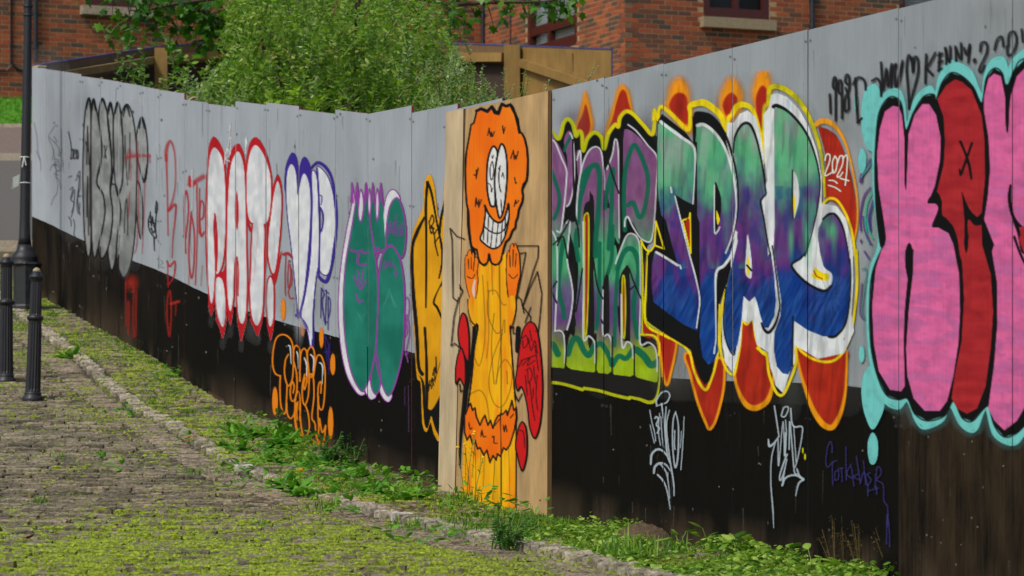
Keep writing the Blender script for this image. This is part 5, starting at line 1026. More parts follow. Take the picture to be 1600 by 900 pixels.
# soil heaps against the hoarding
def mound(cx,cy,rx,ry,h,seed):
    r=random.Random(seed); n=22; v=[];f=[]
    for j in range(n+1):
        for i in range(n+1):
            a=(i/n*2-1);b=(j/n*2-1); q=max(0,1-a*a-b*b); x=cx+a*rx;y=cy+b*ry
            v.append((x,y,float(g(y))-.03+h*q*(.7+.6*float(fbm(np.array(x*9+seed),np.array(y*9),3)))+r.uniform(0,.008)))
    for j in range(n):
        for i in range(n): k=j*(n+1)+i; f.append((k,k+1,k+n+2,k+n+1))
    return mk('soil_heap',v,f,M['earth'],smooth=False)
M['earth']=varied('loose_earth',lin((92,74,52)),.95,.4,(14,14,14),4,.8,bd=.02)
p=ray(965,846); tag(mound(wx(p[1])-.12,p[1],.18,.8,.11,3),'low heap of loose brown earth against the black hoarding right of the board','soil heap',kind='stuff')
# ------------------------------------------------------------------ apartment block
ANG=math.radians(23); dA=np.array((math.cos(ANG),math.sin(ANG))); dB=np.array((math.sin(ANG),-math.cos(ANG)))
A50=np.array((-7.625,61.)); 
def isect(a,d,x):
    q=(x-800)/F; s=(q*a[1]-a[0])/(d[0]-q*d[1]); return s
sA=isect(A50,dA,755); PB=A50+dA*sA; sB=isect(PB,dB,977); PC=PB+dB*sB
bld=empty('apartment_block',(PB[0],PB[1],float(g(61))))
tag(bld,'red brick apartment block with brown framed windows and black pipes behind the hoarding','building')
TOPH=12.0; faces3={'A':(A50-dA*6,dA,sA+6,np.array((dA[1],-dA[0]))),'B':(PB,dB,sB,np.array((dB[1],-dB[0]))),'C':(PC,dA,13.,np.array((dA[1],-dA[0])))}
def on(face,s,z,out=0.):
    a,d,L,n=faces3[face]; p=a+d*s+n*out; return (p[0],p[1],z)
def pxon(face,x,y):
    a,d,L,n=faces3[face]; s=isect(a,d,x); p=a+d*s; return s,CZ+(YH-y)/F*p[1]
openings={'A':[],'B':[],'C':[]}
def win(face,x0,x1,ytop,ybot): 
    s0,z0=pxon(face,x0,ybot); s1,_=pxon(face,x1,ybot); zt=z0+(ybot-ytop)/F*62; openings[face].append((s0,s1,z0,zt)); return (s0,s1,z0,zt)
wA=win('A',136,232,-90,10); wB=win('B',824,902,-40,92); wC=win('C',1099,1202,-90,27); wC2=win('C',1405,1560,-90,36)
z0=float(g(60))-1
for nm,(a,d,L,n) in faces3.items():
    # wall skin with openings: vertical strips
    cuts=sorted(set([0,L]+[q for o in openings[nm] for q in o[:2]])); mb=MB()
    for s0,s1 in zip(cuts[:-1],cuts[1:]):
        sm=(s0+s1)/2; zs=[z0,TOPH]
        op=[o for o in openings[nm] if o[0]<sm<o[1]]
        seg=[(z0,TOPH)] if not op else [(z0,op[0][2]),(op[0][3],TOPH)]
        for za,zb in seg:
            c=on(nm,sm,(za+zb)/2,-.12); mb.box(c,(s1-s0,.24,zb-za),(d[0],d[1],0),(n[0],n[1],0))
    mb.build('wall',[M['mortar']],bld)
mb=MB(); q=[on('A',0,TOPH,.3),on('A',sA+6-.3,TOPH,.3),on('B',sB,TOPH,.3),on('C',0,TOPH,.3),on('C',13,TOPH,.3),on('C',13,TOPH,-9),on('A',0,TOPH,-9)]
mb.add(q+[(x,y,z+.25) for x,y,z in q],[tuple(range(7)),tuple(range(13,6,-1))]+[(i,i+7,(i+1)%7+7,(i+1)%7) for i in range(7)]); mb.build('roof',[M['frame']],bld)
# bricks
bricks=[]
for nm,(a,d,L,n) in faces3.items():
    zlo=CZ+(YH-175)/F*62; zhi=CZ+(YH+25)/F*62; k=0; z=zlo-(zlo%.075)
    while z<zhi:
        s=(.1125 if k%2 else 0)-.0
        while s<L-.02:
            s1=min(s+.215,L-.0); c=on(nm,(s+s1)/2,z+.0325); px=800+F*c[0]/c[1]; py=YH-F*(c[2]-CZ)/c[1]
            if -45<px<1650 and not any(o[0]-.02<(s+s1)/2<o[1]+.02 and o[2]-.10<z+.03<o[3]+.02 for o in openings[nm]):
                vis=py>-4 and ((px<340 and py<110 and not(345>px>165 and py<35)) or (705<px<1410 and py<(70 if px<955 else 147-.248*(px-862)-4)))
                bricks.append((nm,s,s1,z,abs(d[0])*(s1-s)*F/c[1]*(1 if vis else 0)))
            s+=.225
        z+=.075; k+=1
bricks.sort(key=lambda b:-b[4]); bm_={}
def brick_mesh(face,L):
    k=(face,round(L,3))
    if k not in bm_:
        d,n=faces3[face][1],faces3[face][3]; h=.065; v=[];e=.002
        for z in(0,h):
            for s in(-L/2,L/2): v.append((d[0]*s-n[0]*.02,d[1]*s-n[1]*.02,z))
        for z in(e,h-e):
            for s in(-L/2+e,L/2-e): v.append((d[0]*s+n[0]*.0035,d[1]*s+n[1]*.0035,z))
        f=[(4,5,7,6),(0,1,5,4),(2,6,7,3),(0,4,6,2),(1,3,7,5)]; bm_[k]=(v,f)
    return bm_[k]
bmesh_={} ; mbx=MB()
for i,(nm,s,s1,z,sz) in enumerate(bricks):
    v,f=brick_mesh(nm,s1-s); c=on(nm,(s+s1)/2,z,random.uniform(-.001,.002))
    if i<300:
        k=(nm,round(s1-s,3))
        if k not in bmesh_:
            me=bpy.data.meshes.new('brick'); me.from_pydata(v,[],f); me.materials.append(M['brick']); me.update(); bmesh_[k]=me
        o=bpy.data.objects.new('brick',bmesh_[k]); col.objects.link(o); o.location=c; setparent(o,bld)
    else: mbx.add([(a+c[0],b+c[1],h+c[2]) for a,b,h in v],f)
tag(mbx.build('brickwork',[M['brick']],bld),kind='stuff')
# windows
def window(face,o,sill=None,blinds=False,mull=None,trans=None,fw=.11):
    s0,s1,za,zb=o; a,d,L,n=faces3[face]; D3=(d[0],d[1],0);N3=(n[0],n[1],0)
    mb=MB()
    def bar(sa,sb,z1,z2,out=-.05,th=.09): mb.box(on(face,(sa+sb)/2,(z1+z2)/2,out),(sb-sa,th,z2-z1),D3,N3)
    bar(s0,s0+fw,za,zb); bar(s1-fw,s1,za,zb); bar(s0+fw,s1-fw,za,za+fw*1.5); bar(s0+fw,s1-fw,zb-fw,zb)
    if mull: 
        for mq in mull: m=s0+(s1-s0)*mq; bar(m-fw*.45,m+fw*.45,za+fw*1.5,zb-fw,-.055,.08)
    if trans: 
        for t in trans: bar(s0+fw,s1-fw,t-fw*.6,t+fw*.6,-.052,.076)
    w=mb.build('window',[M['frame']],bld)
    gl=MB(); gl.box(on(face,(s0+s1)/2,(za+zb)/2,-.09),(s1-s0-fw,.01,zb-za-fw),D3,N3); gl.build('pane',[M['glass']],w)
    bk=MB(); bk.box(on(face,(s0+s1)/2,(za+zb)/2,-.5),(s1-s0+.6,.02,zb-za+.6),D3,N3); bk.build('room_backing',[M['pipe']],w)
    if blinds:
        bl=MB(); z=za+.12
        while z<zb: bl.box(on(face,(s0+s1)/2,z,-.115),(s1-s0-.15,.034,.004),D3,tuple(np.array(N3)*.35+np.array((0,0,.94))),tuple(np.array(N3)*-.94+np.array((0,0,.35)))); z+=.042
        bl.build('blind',[M['blind']],w)
    if sill:
        sb=MB(); ex,hh,out,mat=sill; sb.box(on(face,(s0+s1)/2,za-hh/2,out-.08),(s1-s0+2*ex,.2+out,hh),D3,N3); sb.build('window_sill',[mat],w)
    return w
window('A',wA,(.12,.14,.10,M['roughsill'])); zt=pxon('B',857,42)[1]; window('B',wB,None,True,[.42],[zt],.12); window('C',wC,(.06,.16,.08,M['concrete']),False,[.5]); window('C',wC2,(.06,.16,.08,M['concrete']),True,[.5])
# pipes and cables
def pipe(face,x,ytop,ybot,r,name='drainpipe',out=.07,lab=None):
    s,zb=pxon(face,x,ybot); zt=pxon(face,x,ytop)[1]; p0=on(face,s,zb,out);p1=on(face,s,zt,out)
    mb=MB(); mb.tube([p0,p1],r,10)
    if r>.02:
        for k in(.15,.5,.85): z=zb+(zt-zb)*k; mb.tube([(p0[0],p0[1],z-.03),(p0[0],p0[1],z+.03)],r*1.3,10)
    o=mb.build(name,[M['pipe']],bld,smooth=False)
    if lab:o['label']=lab
pipe('A',53.5,-60,98,.038,lab='black drainpipe behind the lamp post'); pipe('A',752,-60,110,.034,lab='black drainpipe in the inner corner of the block'); pipe('B',799,-60,75,.010,'cable',.02); pipe('C',1266,-60,60,.04,lab='black drainpipe right of the right-hand window')
s,zz=pxon('A',17,100); zt=pxon('A',17,-60)[1]; s1,_=pxon('A',9,112); s2,z2=pxon('A',36,112); s3,_=pxon('A',-20,112)
for e in((s3,s1),(s2+.5,s2)):
    mb=MB(); mb.tube([on('A',s,zt,.03),on('A',s,zz+.05,.03),on('A',s+(e[1]-s)*.25,zz-.05,.03),on('A',e[1],z2,.03),on('A',e[0],z2,.03)],.017,6); mb.build('cable',[M['pipe']],bld)
# ------------------------------------------------------------------ back fence seen from inside
bf=empty('site_fence',P(345,66,50)); tag(bf,'unpainted timber fence at the back of the enclosed site, in front of the brick block','fence')
def strip(pts,name,mat,th=.02,hh=None,parent=bf,h=2.3,cap=False):
    """pts (x,ytop,Y) left to right; a vertical sheet h metres deep"""
    for (x0,y0,Ya),(x1,y1,Yb) in zip(pts[:-1],pts[1:]):
        p0=np.array(P(x0,y0,Ya));p1=np.array(P(x1,y1,Yb)); d=(p1-p0);d[2]=0;d/=np.linalg.norm(d); n=np.array((-d[1],d[0],0))
        v=[p0,p1,p1-(0,0,h),p0-(0,0,h)]; v=v+[q+n*th for q in v]
        if cap:
            mb=MB(); mb.box((p0+p1)/2+n*th/2+(0,0,.006),(np.linalg.norm(p1-p0),.034,.018),tuple((p1-p0)/np.linalg.norm(p1-p0)),tuple(n)); mb.build('painted_edge',[M['blueedge']],parent)
        mk(name,v,[(0,1,2,3),(7,6,5,4),(0,4,5,1),(1,5,6,2),(2,6,7,3),(3,7,4,0)],[mat,M['blueedge']],parent,[0,0,1,1,1,1])
def rail(p,q,hpx,th,name='rail',mat='timber',front=.03):
    a=np.array(P(*p));b=np.array(P(*q)); h=hpx/F*(p[2]+q[2])/2; d=b-a; dh=d.copy();dh[2]=0;dh/=np.linalg.norm(dh); n=np.array((dh[1],-dh[0],0)); L=np.linalg.norm(d); dn=d/L; up=np.cross(n,dn); up=up if up[2]>0 else -up
    mb=MB(); mb.box((a+b)/2+n*front-up*h/2,(L,th,h),tuple(dn),tuple(n),tuple(up)); mb.build(name,[M[mat]],bf)
back=[(54,103.5,43.2),(100,96.5,44.8),(146,89.5,46.4),(192,82,48),(240,75,49.4),(292,70,49.8),(345,66.5,50.2),(404,66.5,50.1),(463,66.5,50),(522,67,49.9),(581,67.5,49.8),(640,68,49.6),(698,68,49.4),(735,69,49.2),(798,71.5,48.9)]
strip(back,'panel',M['timberdark'],h=.24,cap=True); strip([(x,y+4,Y+.04) for x,y,Y in back],'lower_board',M['darkboard'])  # boards under the top strip are coloured darker than it
strip([(798,71.5,48.9),(955,77.5,46.5)],'panel',M['timber'],cap=True)
rail((95,111,44.6),(240,88,49.3),11,.07); rail((243,87,49.3),(345,79,50.1),11,.07); rail((345,79,50.1),(727,82,49.2),12,.07); rail((727,83,49.2),(788,83,48.9),14,.08); rail((812,90,48.7),(935,131,46.6),13,.08)
rail((895,83.5,47.4),(896,112,47.4),1.5,.02,'crack_batten','timberdark',.02)
for x,y,Y,w in((253,77,49.2,.16),(800,72.5,48.7,.20),(520,69,49.6,.14),(660,70,49.2,.14)):
    a=P(x,y,Y); mb=MB(); mb.box((a[0],a[1]-.10,a[2]-1.1),(w,.12,2.2)); mb.build('post',[M['timber']],bf)
# ------------------------------------------------------------------ lamp post and bollards
def lean(px0,py0,px1,py1,Y): a=np.array(P(px0,py0,Y));b=np.array(P(px1,py1,Y)); return a,(b-a)/np.linalg.norm(b-a),np.linalg.norm(b-a)
LY=41.0; a,ax,L=lean(38,412,44,0,LY); s_=LY/F
lp=empty('lamp_post',P(41,474,LY)); tag(lp,'black cast iron lamp post with square plinth at the far end of the hoarding','lamp post')
mb=MB(); r=6.6*s_
pr=[(11.5,0),(12.5,.01),(13,.02)]
mb.lathe([(22*s_,-.02),(22*s_,.0),(20*s_,.02),(21*s_,.05),(20.5*s_,.075),(15*s_,.12),(12.5*s_,.15),(11*s_,.2)],a,ax,24); mb.build('base_moulding',[M['iron']],lp,True)
mb=MB(); mb.lathe([(11*s_,.2),(9*s_,.28,.04),(8.3*s_,.5,.04),(7.6*s_,1.2),(6.2*s_,2.7),(5.8*s_,4.2)],a,ax,24); mb.build('shaft',[M['iron']],lp,True)
mb=MB(); 
for h in(L-10*s_,L-24*s_): mb.lathe([(6.5*s_,h-.012),(7.6*s_,h-.008),(7.6*s_,h+.008),(6.5*s_,h+.012)],a,ax,20)
mb.build('collar',[M['iron']],lp,True)
mb=MB(); b0=P(42.5,412,LY);  mb.lathe([(.165,0),(.165,.015),(.155,.03),(.155,.45),(.17,.47)],(b0[0],b0[1]-.0,float(g(LY))-.03),(0,0,1),8)
v0=b0[2]-float(g(LY)); mb=MB(); mb.lathe([(23*s_*1.0,0),(23*s_,.04),(21.5*s_,.06),(21.5*s_,v0-.03),(24*s_,v0-.01),(22*s_,v0+.01)],(b0[0],b0[1],float(g(LY))),(0,0,1),8); mb.build('plinth',[M['iron']],lp)
mb=MB(); tp=a+ax*4.2; mb.lathe([(.05,0),(.14,.05),(.2,.35),(.22,.4),(.1,.5),(.02,.6)],tp,ax,6); mb.build('lantern',[M['iron']],lp)
for y,nm in((246,'cable_tie'),(286,'cable_tie')):
    c=P(39,y,LY); mb=MB(); pts=[(c[0]+(8.2*s_)*math.cos(t),c[1]+(8.2*s_)*math.sin(t),c[2]) for t in np.linspace(0,6.283,17)]; mb.tube(pts,.006,5); 
    if y==246: mb.tube([(c[0],c[1]-8.4*s_,c[2]),(c[0]-.01,c[1]-.065,c[2]-.05),(c[0]-.02,c[1]-.07,c[2]-.11)],.007,5); mb.tube([(c[0],c[1]-8.4*s_,c[2]),(c[0]+.02,c[1]-.065,c[2]-.09)],.005,5)
    mb.build(nm,[M['white']],lp)
q=[P(31,272,LY-.02),P(20,277,LY-.03),P(17.5,290,LY-.02),P(16,297,LY),P(20,294,LY+.02),P(29,290,LY)]; q2=[(x,y+.012,z) for x,y,z in q]
o=mk('torn_card',q+q2,[tuple(range(6)),tuple(range(11,5,-1))]+[(i,i+6,(i+1)%6+6,(i+1)%6) for i in range(6)],M['white']); tag(o,'torn scrap of white plastic tied to the lamp post','card')
def bollard(px0,py0,px1,py1,lab):
    p=ray(px0,py0); Y=p[1]; a,ax,L=lean(px0,py0,px1,py1,Y); e=empty('bollard',tuple(a)); tag(e,lab,'bollard','cast iron bollards by the lane')
    k=L/1.08
    def part(nm,prof,n=24,mat='iron',sm=True): mb=MB(); mb.lathe([(r*k,h*k)+((t[0],) if t else ()) for r,h,*t in prof],a,ax,n); mb.build(nm,[M[mat]],e,sm)
    part('base_ring',[(.088,-.03),(.088,.012),(.078,.03),(.068,.04),(.072,.05),(.066,.065)])
    part('shaft',[(.064,.06,.0),(.062,.09,.10),(.058,.35,.10),(.054,.62,.10),(.052,.66,.0)],32,sm=False)
    part('middle_ring',[(.055,.645),(.066,.655),(.070,.668),(.066,.682),(.055,.69)])
    part('upper_shaft',[(.052,.685,0),(.050,.70,.10),(.046,.96,.10),(.046,.97,0)],32,sm=False)
    part('cap',[(.046,.965),(.050,.972),(.047,.985),(.060,.992),(.061,1.008),(.052,1.018),(.040,1.03),(.034,1.045)])
    part('cap_knob',[(.034,1.04),(.030,1.062),(.018,1.076),(.004,1.08)],20,'worn')
bollard(51,625,57.5,418,'black fluted bollard with worn pale knob, the nearer one, in front of the lamp post')
bollard(9,597,10.5,396,'black fluted bollard cut by the left edge, the farther one')
# ------------------------------------------------------------------ plants
def leaf(v,f,p,az,el,L,w,curl=.3,n=3,roll=0.):
    """pointed oval blade folded along its midrib"""
    p=np.array(p,float); d=np.array((math.cos(az)*math.cos(el),math.sin(az)*math.cos(el),math.sin(el))); side=np.array((-math.sin(az),math.cos(az),0)); up=np.cross(d,side)*-1
    side=side*math.cos(roll)+up*math.sin(roll); b=len(v); prof=(0,.75,1.,.6,0) if n==3 else (0,1.,0)
    m=len(prof)-1; rows=[]
    for i,q in enumerate(prof):
        t=i/m; c=p+d*L*t+np.array((0,0,-curl*L*t*t)); 
        if q==0: rows.append([len(v)]); v.append(tuple(c))
        else:
            rows.append([len(v),len(v)+1,len(v)+2]); v.append(tuple(c+side*w*q/2+up*w*.12*q)); v.append(tuple(c)); v.append(tuple(c-side*w*q/2+up*w*.12*q))
    for a,c in zip(rows[:-1],rows[1:]):
        if len(a)==1: f+=[(a[0],c[1],c[0]),(a[0],c[2],c[1])]
        elif len(c)==1: f+=[(a[0],a[1],c[0]),(a[1],a[2],c[0])]
        else: f+=[(a[0],a[1],c[1],c[0]),(a[1],a[2],c[2],c[1])]
U=random.uniform
def inpoly(x,y,poly):
    r=False;n=len(poly)
    for i in range(n):
        x1,y1=poly[i];x2,y2=poly[(i+1)%n]
        if (y1>y)!=(y2>y) and x<x1+(y-y1)*(x2-x1)/(y2-y1): r=not r
    return r
M['willow']=leafmat('willow_leaf',(78,130,20),(134,180,44),(190,212,112),.5,.5); M['willowpale']=leafmat('silvery_leaf',(120,162,84),(176,202,136),(214,226,180),.45,.5)
M['lime']=leafmat('lime_leaf',(110,160,20),(150,196,34),(170,206,60),.45,.5); M['maple']=leafmat('maple_leaf',(30,78,12),(62,118,18),(96,150,26),.45,.45)
M['poplar']=leafmat('glossy_leaf',(50,110,24),(92,146,44),(150,184,96),.4,.4); M['reddish']=leafmat('berry_leaf',(80,110,40),(126,134,74),(178,104,84),.3,.5)
M['weed']=leafmat('weed_leaf',(66,128,24),(104,168,40),(140,194,64),.4,.5); M['darkweed']=leafmat('dark_weed_leaf',(30,92,20),(58,126,32),(90,150,54),.35,.5); M['round']=leafmat('round_leaf',(60,108,20),(134,178,48),(190,214,108),.4,.45)
M['tuft']=leafmat('grass_blade',(56,106,14),(92,146,24),(140,172,50),.4,.5); M['dry']=leafmat('dry_stem',(96,80,44),(130,110,66))
def shoots(region,N,Y0,Y1,len_px,leafL,leafW,nleaf,mats_names,root_,lname='leaves',droop=.25,up=1.,seeds=None,prob=None):
    """leafy shoots spread through the depth Y0..Y1; every tip lies inside the outline"""
    LV={m:([],[]) for m in mats_names}; sb=MB(); xs=[p[0] for p in region]; ys_=[p[1] for p in region]
    k=0
    while k<N:
        x=U(min(xs),max(xs));y=U(min(ys_),max(ys_))
        if not inpoly(x,y,region): continue
        k+=1; Y=U(Y0,Y1)
        if 73<x<575: Y=max(Y,wallhit(max(x,90))[1]+U(2.4,4.2))
        tip=np.array(P(x,y,Y)); Ls=U(*len_px)/F*Y; az=U(0,6.28); ang=U(.1,.9); d=np.array((math.cos(az)*math.sin(ang),math.sin(az)*math.sin(ang),math.cos(ang)*up)); base=tip-d*Ls
        mid=(base+tip)/2+np.array((U(-.03,.03),U(-.03,.03),.06*Ls)); pts=[base,mid,tip]; sb.tube(pts,[.006,.004,.002],4,caps=False)
        mn=random.choices(mats_names,prob)[0] if prob else random.choice(mats_names); v,f=LV[mn]; ph=U(0,6.28)
        for j in range(nleaf):
            t=(j+.5)/nleaf; c=base*(1-t)**2+2*mid*t*(1-t)+tip*t*t; ph+=2.4; s=U(.7,1.15)*(1-.35*t)
            leaf(v,f,c,ph,U(.0,.9),leafL*s,leafW*s,U(0,droop),3 if leafL*F/Y>9 else 1,U(-.6,.6))
    for mn,(v,f) in LV.items():
        if v: tag(mk(lname,v,f,M[mn],root_),kind='stuff')
    tag(sb.build('stems',[M['stem']],root_),kind='stuff')
# goat willow bush
wb=empty('willow_bush',(P(500,0,36)[0],36,float(g(36)))); tag(wb,'large bushy green willow rising behind the hoarding in front of the brick block','bush')
reg=[(370,-60),(345,10),(360,50),(330,100),(305,150),(320,220),(560,230),(760,200),(760,140),(735,100),(700,60),(705,20),(660,-60)]
shoots(reg,760,33,38.5,(45,95),.085,.040,20,['willow','willowpale'],wb,prob=[.93,.07])
reg2=[(380,-60),(350,60),(330,120),(330,210),(740,210),(720,120),(680,60),(640,-60)]
shoots(reg2,480,34.5,38,(50,90),.10,.046,18,['willow'],wb)
tk=MB()
for k in range(9):
    x=P(U(380,680),0,36)[0]; b=(P(510+U(-50,50),0,36)[0],36+U(-.4,.4),float(g(36))); tk.tube([b,((b[0]+x)/2,36+U(-.3,.3),b[2]+1.4),(x,36+U(-1,1),P(0,U(-40,80),36)[2])],[.05,.035,.012],7)
tk.build('trunk',[M['bark']],wb)
# silvery low shrub left
sl=empty('shrub',P(320,150,31.5)); tag(sl,'low silvery-leaved shrub just over the hoarding, left of the willow','shrub')
shoots([(268,120),(300,95),(350,110),(395,130),(395,185),(270,185),(240,150)],75,31.2,32.6,(35,60),.085,.040,12,['willowpale','willow'],sl,prob=[.7,.3])
# poplar sapling
ps=empty('sapling',P(235,120,36)); tag(ps,'thin glossy-leaved sapling standing against the bricks, far left of the willow','sapling')
shoots([(190,20),(205,5),(215,60),(255,40),(272,60),(262,110),(290,140),(235,145),(195,110),(180,60)],20,35.5,37,(35,60),.10,.07,8,['poplar'],ps,droop=.5)
shoots([(205,85),(290,75),(310,130),(240,140),(150,120),(160,100)],13,36,37.5,(35,50),.10,.07,8,['poplar','willow'],ps,droop=.5)
# lime maple seedling
ls=empty('maple_seedling',P(465,150,30)); tag(ls,'bright lime-green seedling leaves poking over the hoarding below the willow','seedling')
shoots([(425,140),(450,130),(500,150),(500,170),(425,168)],12,30,30.6,(25,40),.10,.07,7,['lime'],ls,droop=.4)
# cotoneaster with reddish leaves at right of willow
ct=empty('shrub',P(750,130,27)); tag(ct,'arching shrub with small reddish leaves behind the orange-haired figure','shrub')
shoots([(640,165),(680,80),(720,65),(745,100),(790,140),(800,160),(720,175),(640,185)],150,28.5,31,(30,60),.045,.020,16,['willow','willowpale','reddish'],ct,prob=[.5,.3,.2])
sp=empty('shrub',P(830,120,26)); tag(sp,'wiry sprigs with tiny pale leaves rising above the raw plywood board','shrub')
for x0,y0,x1,y1 in((745,160,755,100),(765,160,752,110),(790,160,787,104),(805,155,822,105),(812,150,826,120),(840,150,860,122),(905,125,932,100),(880,140,905,125),(775,165,800,130),(730,165,742,120),(755,170,775,128)):
    v=[];f=[];sb=MB(); Y=26.; a=np.array(P(x0,y0+25,Y));b=np.array(P(x1,y1,Y)); sb.tube([a,(a+b)/2+(.01,0,.01),b],[.004,.003,.002],4)
    for j in range(16):
        t=.15+.85*j/16; leaf(v,f,a*(1-t)+b*t,U(0,6.3),U(-.2,.9),U(.02,.04),.016,.2,1)
    mk('leaves',v,f,M['willowpale' if U(0,1)<.6 else 'willow'],sp); tag(sp.children[-1],kind='stuff') if False else None
    sb.build('stem',[M['stem']],sp)
# maple tree: trunk hidden by the willow, boughs reach left and right along the top edge
mt=empty('maple_tree',(P(470,0,42)[0],42,float(g(42)))); tag(mt,'maple tree whose dark green boughs hang along the top edge of the picture','tree')
def mleaf(v,f,p,az,el,s):
    out=[(0,0),(.25,-.12),(.2,-.42),(.42,-.30),(.62,-.48),(.66,-.22),(1.,0.),(.66,.22),(.62,.48),(.42,.30),(.2,.42),(.25,.12)]
    d=np.array((math.cos(az)*math.cos(el),math.sin(az)*math.cos(el),math.sin(el)));sd=np.array((-math.sin(az),math.cos(az),0)); tw=U(-.5,.5); up=np.cross(d,sd); sd=sd*math.cos(tw)+up*math.sin(tw); b=len(v)
    for i,(x,y) in enumerate(out): v.append(tuple(np.array(p)+d*x*s+sd*y*s+np.array((0,0,-.25*s*x*x-.15*s*abs(y)))))
    v.append(tuple(np.array(p)+d*.4*s)); c=b+12; f+=[(b+i,b+(i+1)%12,c) for i in range(12)]
v=[];f=[];tb=MB(); tb.tube([(P(470,0,42)[0],42,float(g(42))-.1),(P(480,0,42)[0],42,float(g(42))+2.5),(P(470,-80,42)[0],42,P(0,-80,42)[2]+.3)],[.16,.13,.09],10); tb.build('trunk',[M['bark']],mt)
def bough(pts,Y,spread,nl,size,hang=.7):
    sb=MB(); pp=[np.array(P(x,y,Y)) for x,y in pts]; sb.tube(pp,[.035*(1-.75*i/(len(pp)-1)) for i in range(len(pp))],6); 
    for k in range(nl):
        t=random.random()**.8*(len(pp)-1.001); i=int(t); c=pp[i]*(1-t+i)+pp[i+1]*(t-i); q=c+np.array((U(-1,1)*spread,U(-.5,.5),-abs(random.gauss(0,1))*spread*hang+spread*.25)); 
        if k%4==0: sb.tube([c,(c+q)/2+(0,0,.03),q],[.006,.005,.003],4,caps=False)
        mleaf(v,f,q,U(0,6.3),U(-1.2,.1),U(.75,1.2)*size)
    sb.build('bough',[M['bark']],mt)
bough([(480,30),(385,42),(340,28),(300,10),(240,-8),(170,-18)],42,.30,270,.14); bough([(470,-30),(360,-5),(280,5),(230,15)],41.5,.22,90,.13); bough([(400,20),(350,40),(330,55)],42,.18,70,.13)
bough([(560,-70),(640,-10),(700,8),(760,4),(850,3),(900,-6)],36,.10,70,.105,.9); bough([(700,8),(712,20),(725,28)],36,.07,20,.105); bough([(840,3),(855,12)],36,.06,12,.10)
bough([(640,-30),(740,-18),(850,-18),(925,-12)],36.2,.09,70,.105)
tag(mk('leaves',v,f,M['maple'],mt),kind='stuff')
# ---------------- ground plants
def finish(e,parts):
    for nm,v,f,m in parts:
        if v: mk(nm,v,f,M[m],e)
def plant(px,py,kind,size,lab,cat='weed',group=None,flower=None):
    p=ray(px,py); size=size*(1.35 if kind in('rosette','spur') else 1.1); e=empty({'rosette':'dandelion_plant','feather':'feathery_weed','dock':'dock_plant','tuft':'grass_tuft','spur':'leafy_weed','tall':'tall_weed'}[kind],p); tag(e,lab,cat,group)
    v=[];f=[];sv=MB(); z=np.array(p)
    if kind=='rosette':
        for k in range(int(26*size)): az=U(0,6.28); el=U(.15,1.1); L=U(.08,.17)*size; leaf(v,f,z+(U(-.04,.04)*size,U(-.06,.06)*size,0),az,el,L,L*.26,U(.2,.6),3,U(-.4,.4))
        finish(e,[('leaves',v,f,'weed')])
    elif kind=='feather':
        for k in range(int(16*size)):
            az=U(0,6.28);el=U(.5,1.35);L=U(.14,.30)*size; d=np.array((math.cos(az)*math.cos(el),math.sin(az)*math.cos(el),math.sin(el))); b0=z+(U(-.05,.05)*size,U(-.06,.06)*size,0); sv.tube([b0,b0+d*L*.5+(0,0,.01),b0+d*L],[.004,.003,.002],4,caps=False)
            for j in range(14):
                t=.2+.8*j/14; c=b0+d*L*t; leaf(v,f,c,az+random.choice((-1,1))*U(.6,1.5),U(-.1,.7),.055*size*(1.2-.6*t),.022*size,.3,3,U(-.5,.5))
        finish(e,[('leaves',v,f,'darkweed')]); sv.build('stem',[M['stem']],e)
    elif kind=='dock':
        for k in range(int(10*size)):
            az=U(0,6.28);el=U(.5,1.2);L=U(.05,.13)*size; d=np.array((math.cos(az)*math.cos(el),math.sin(az)*math.cos(el),math.sin(el))); b0=z+(U(-.07,.07)*size,U(-.09,.09)*size,0); sv.tube([b0,b0+d*L],[.003,.002],4,caps=False); leaf(v,f,b0+d*L,az+U(-.4,.4),U(.0,.8),U(.06,.10)*size,U(.04,.062)*size,.35,3,U(-.5,.5))
        finish(e,[('leaves',v,f,'round')]); sv.build('stem',[M['stem']],e)
    elif kind=='spur':
        for k in range(int(34*size)):
            b0=z+(random.gauss(0,.08)*size,random.gauss(0,.12)*size,U(0,.10)*size); leaf(v,f,b0,U(0,6.28),U(-.1,1.1),U(.04,.09),U(.018,.035),.3,3,U(-.6,.6))
        finish(e,[('leaves',v,f,'weed')])
    elif kind=='tuft':
        for k in range(int(60*size)): b0=z+(random.gauss(0,.06)*size,random.gauss(0,.07)*size,0); leaf(v,f,b0,U(0,6.28),U(.7,1.5),U(.07,.16)*size,.008,U(.05,.5),1)
        finish(e,[('blades',v,f,'tuft')])
    elif kind=='tall':
        for k in range(5):
            t0=z+(U(-.03,.03),U(-.03,.03),0); h=U(.22,.36)*size; tip=t0+(U(-.06,.06),U(-.05,.05),h); sv.tube([t0,(t0+tip)/2+(U(-.01,.01),0,0),tip],[.003,.002,.0015],4,caps=False)
            for j in range(7): q=t0+(tip-t0)*U(.1,.9); leaf(v,f,q,U(0,6.28),U(.2,1.),U(.03,.06),.012,.2,1)
            fl=MB(); fl.lathe([(.004,0),(.012,.004),(.010,.010),(.002,.014)],tip,(0,0,1),6); fl.build('flower',[M['yellow']],e)
        finish(e,[('leaves',v,f,'weed')]); sv.build('stem',[M['stem']],e)
    if flower:
        b=np.array(ray(*flower[:2])); h=np.array(P(flower[0],flower[2],b[1])); sb=MB(); sb.tube([z,(z+h)/2,h],[.003,.003,.003],5); sb.build('stalk',[M['stem']],e)
        v=[];f=[]
        for k in range(40): leaf(v,f,h,U(0,6.28),U(.0,1.5),.032,.010,.1,1)
        mk('flower_head',v,f,M['yellow'],e)
    return e
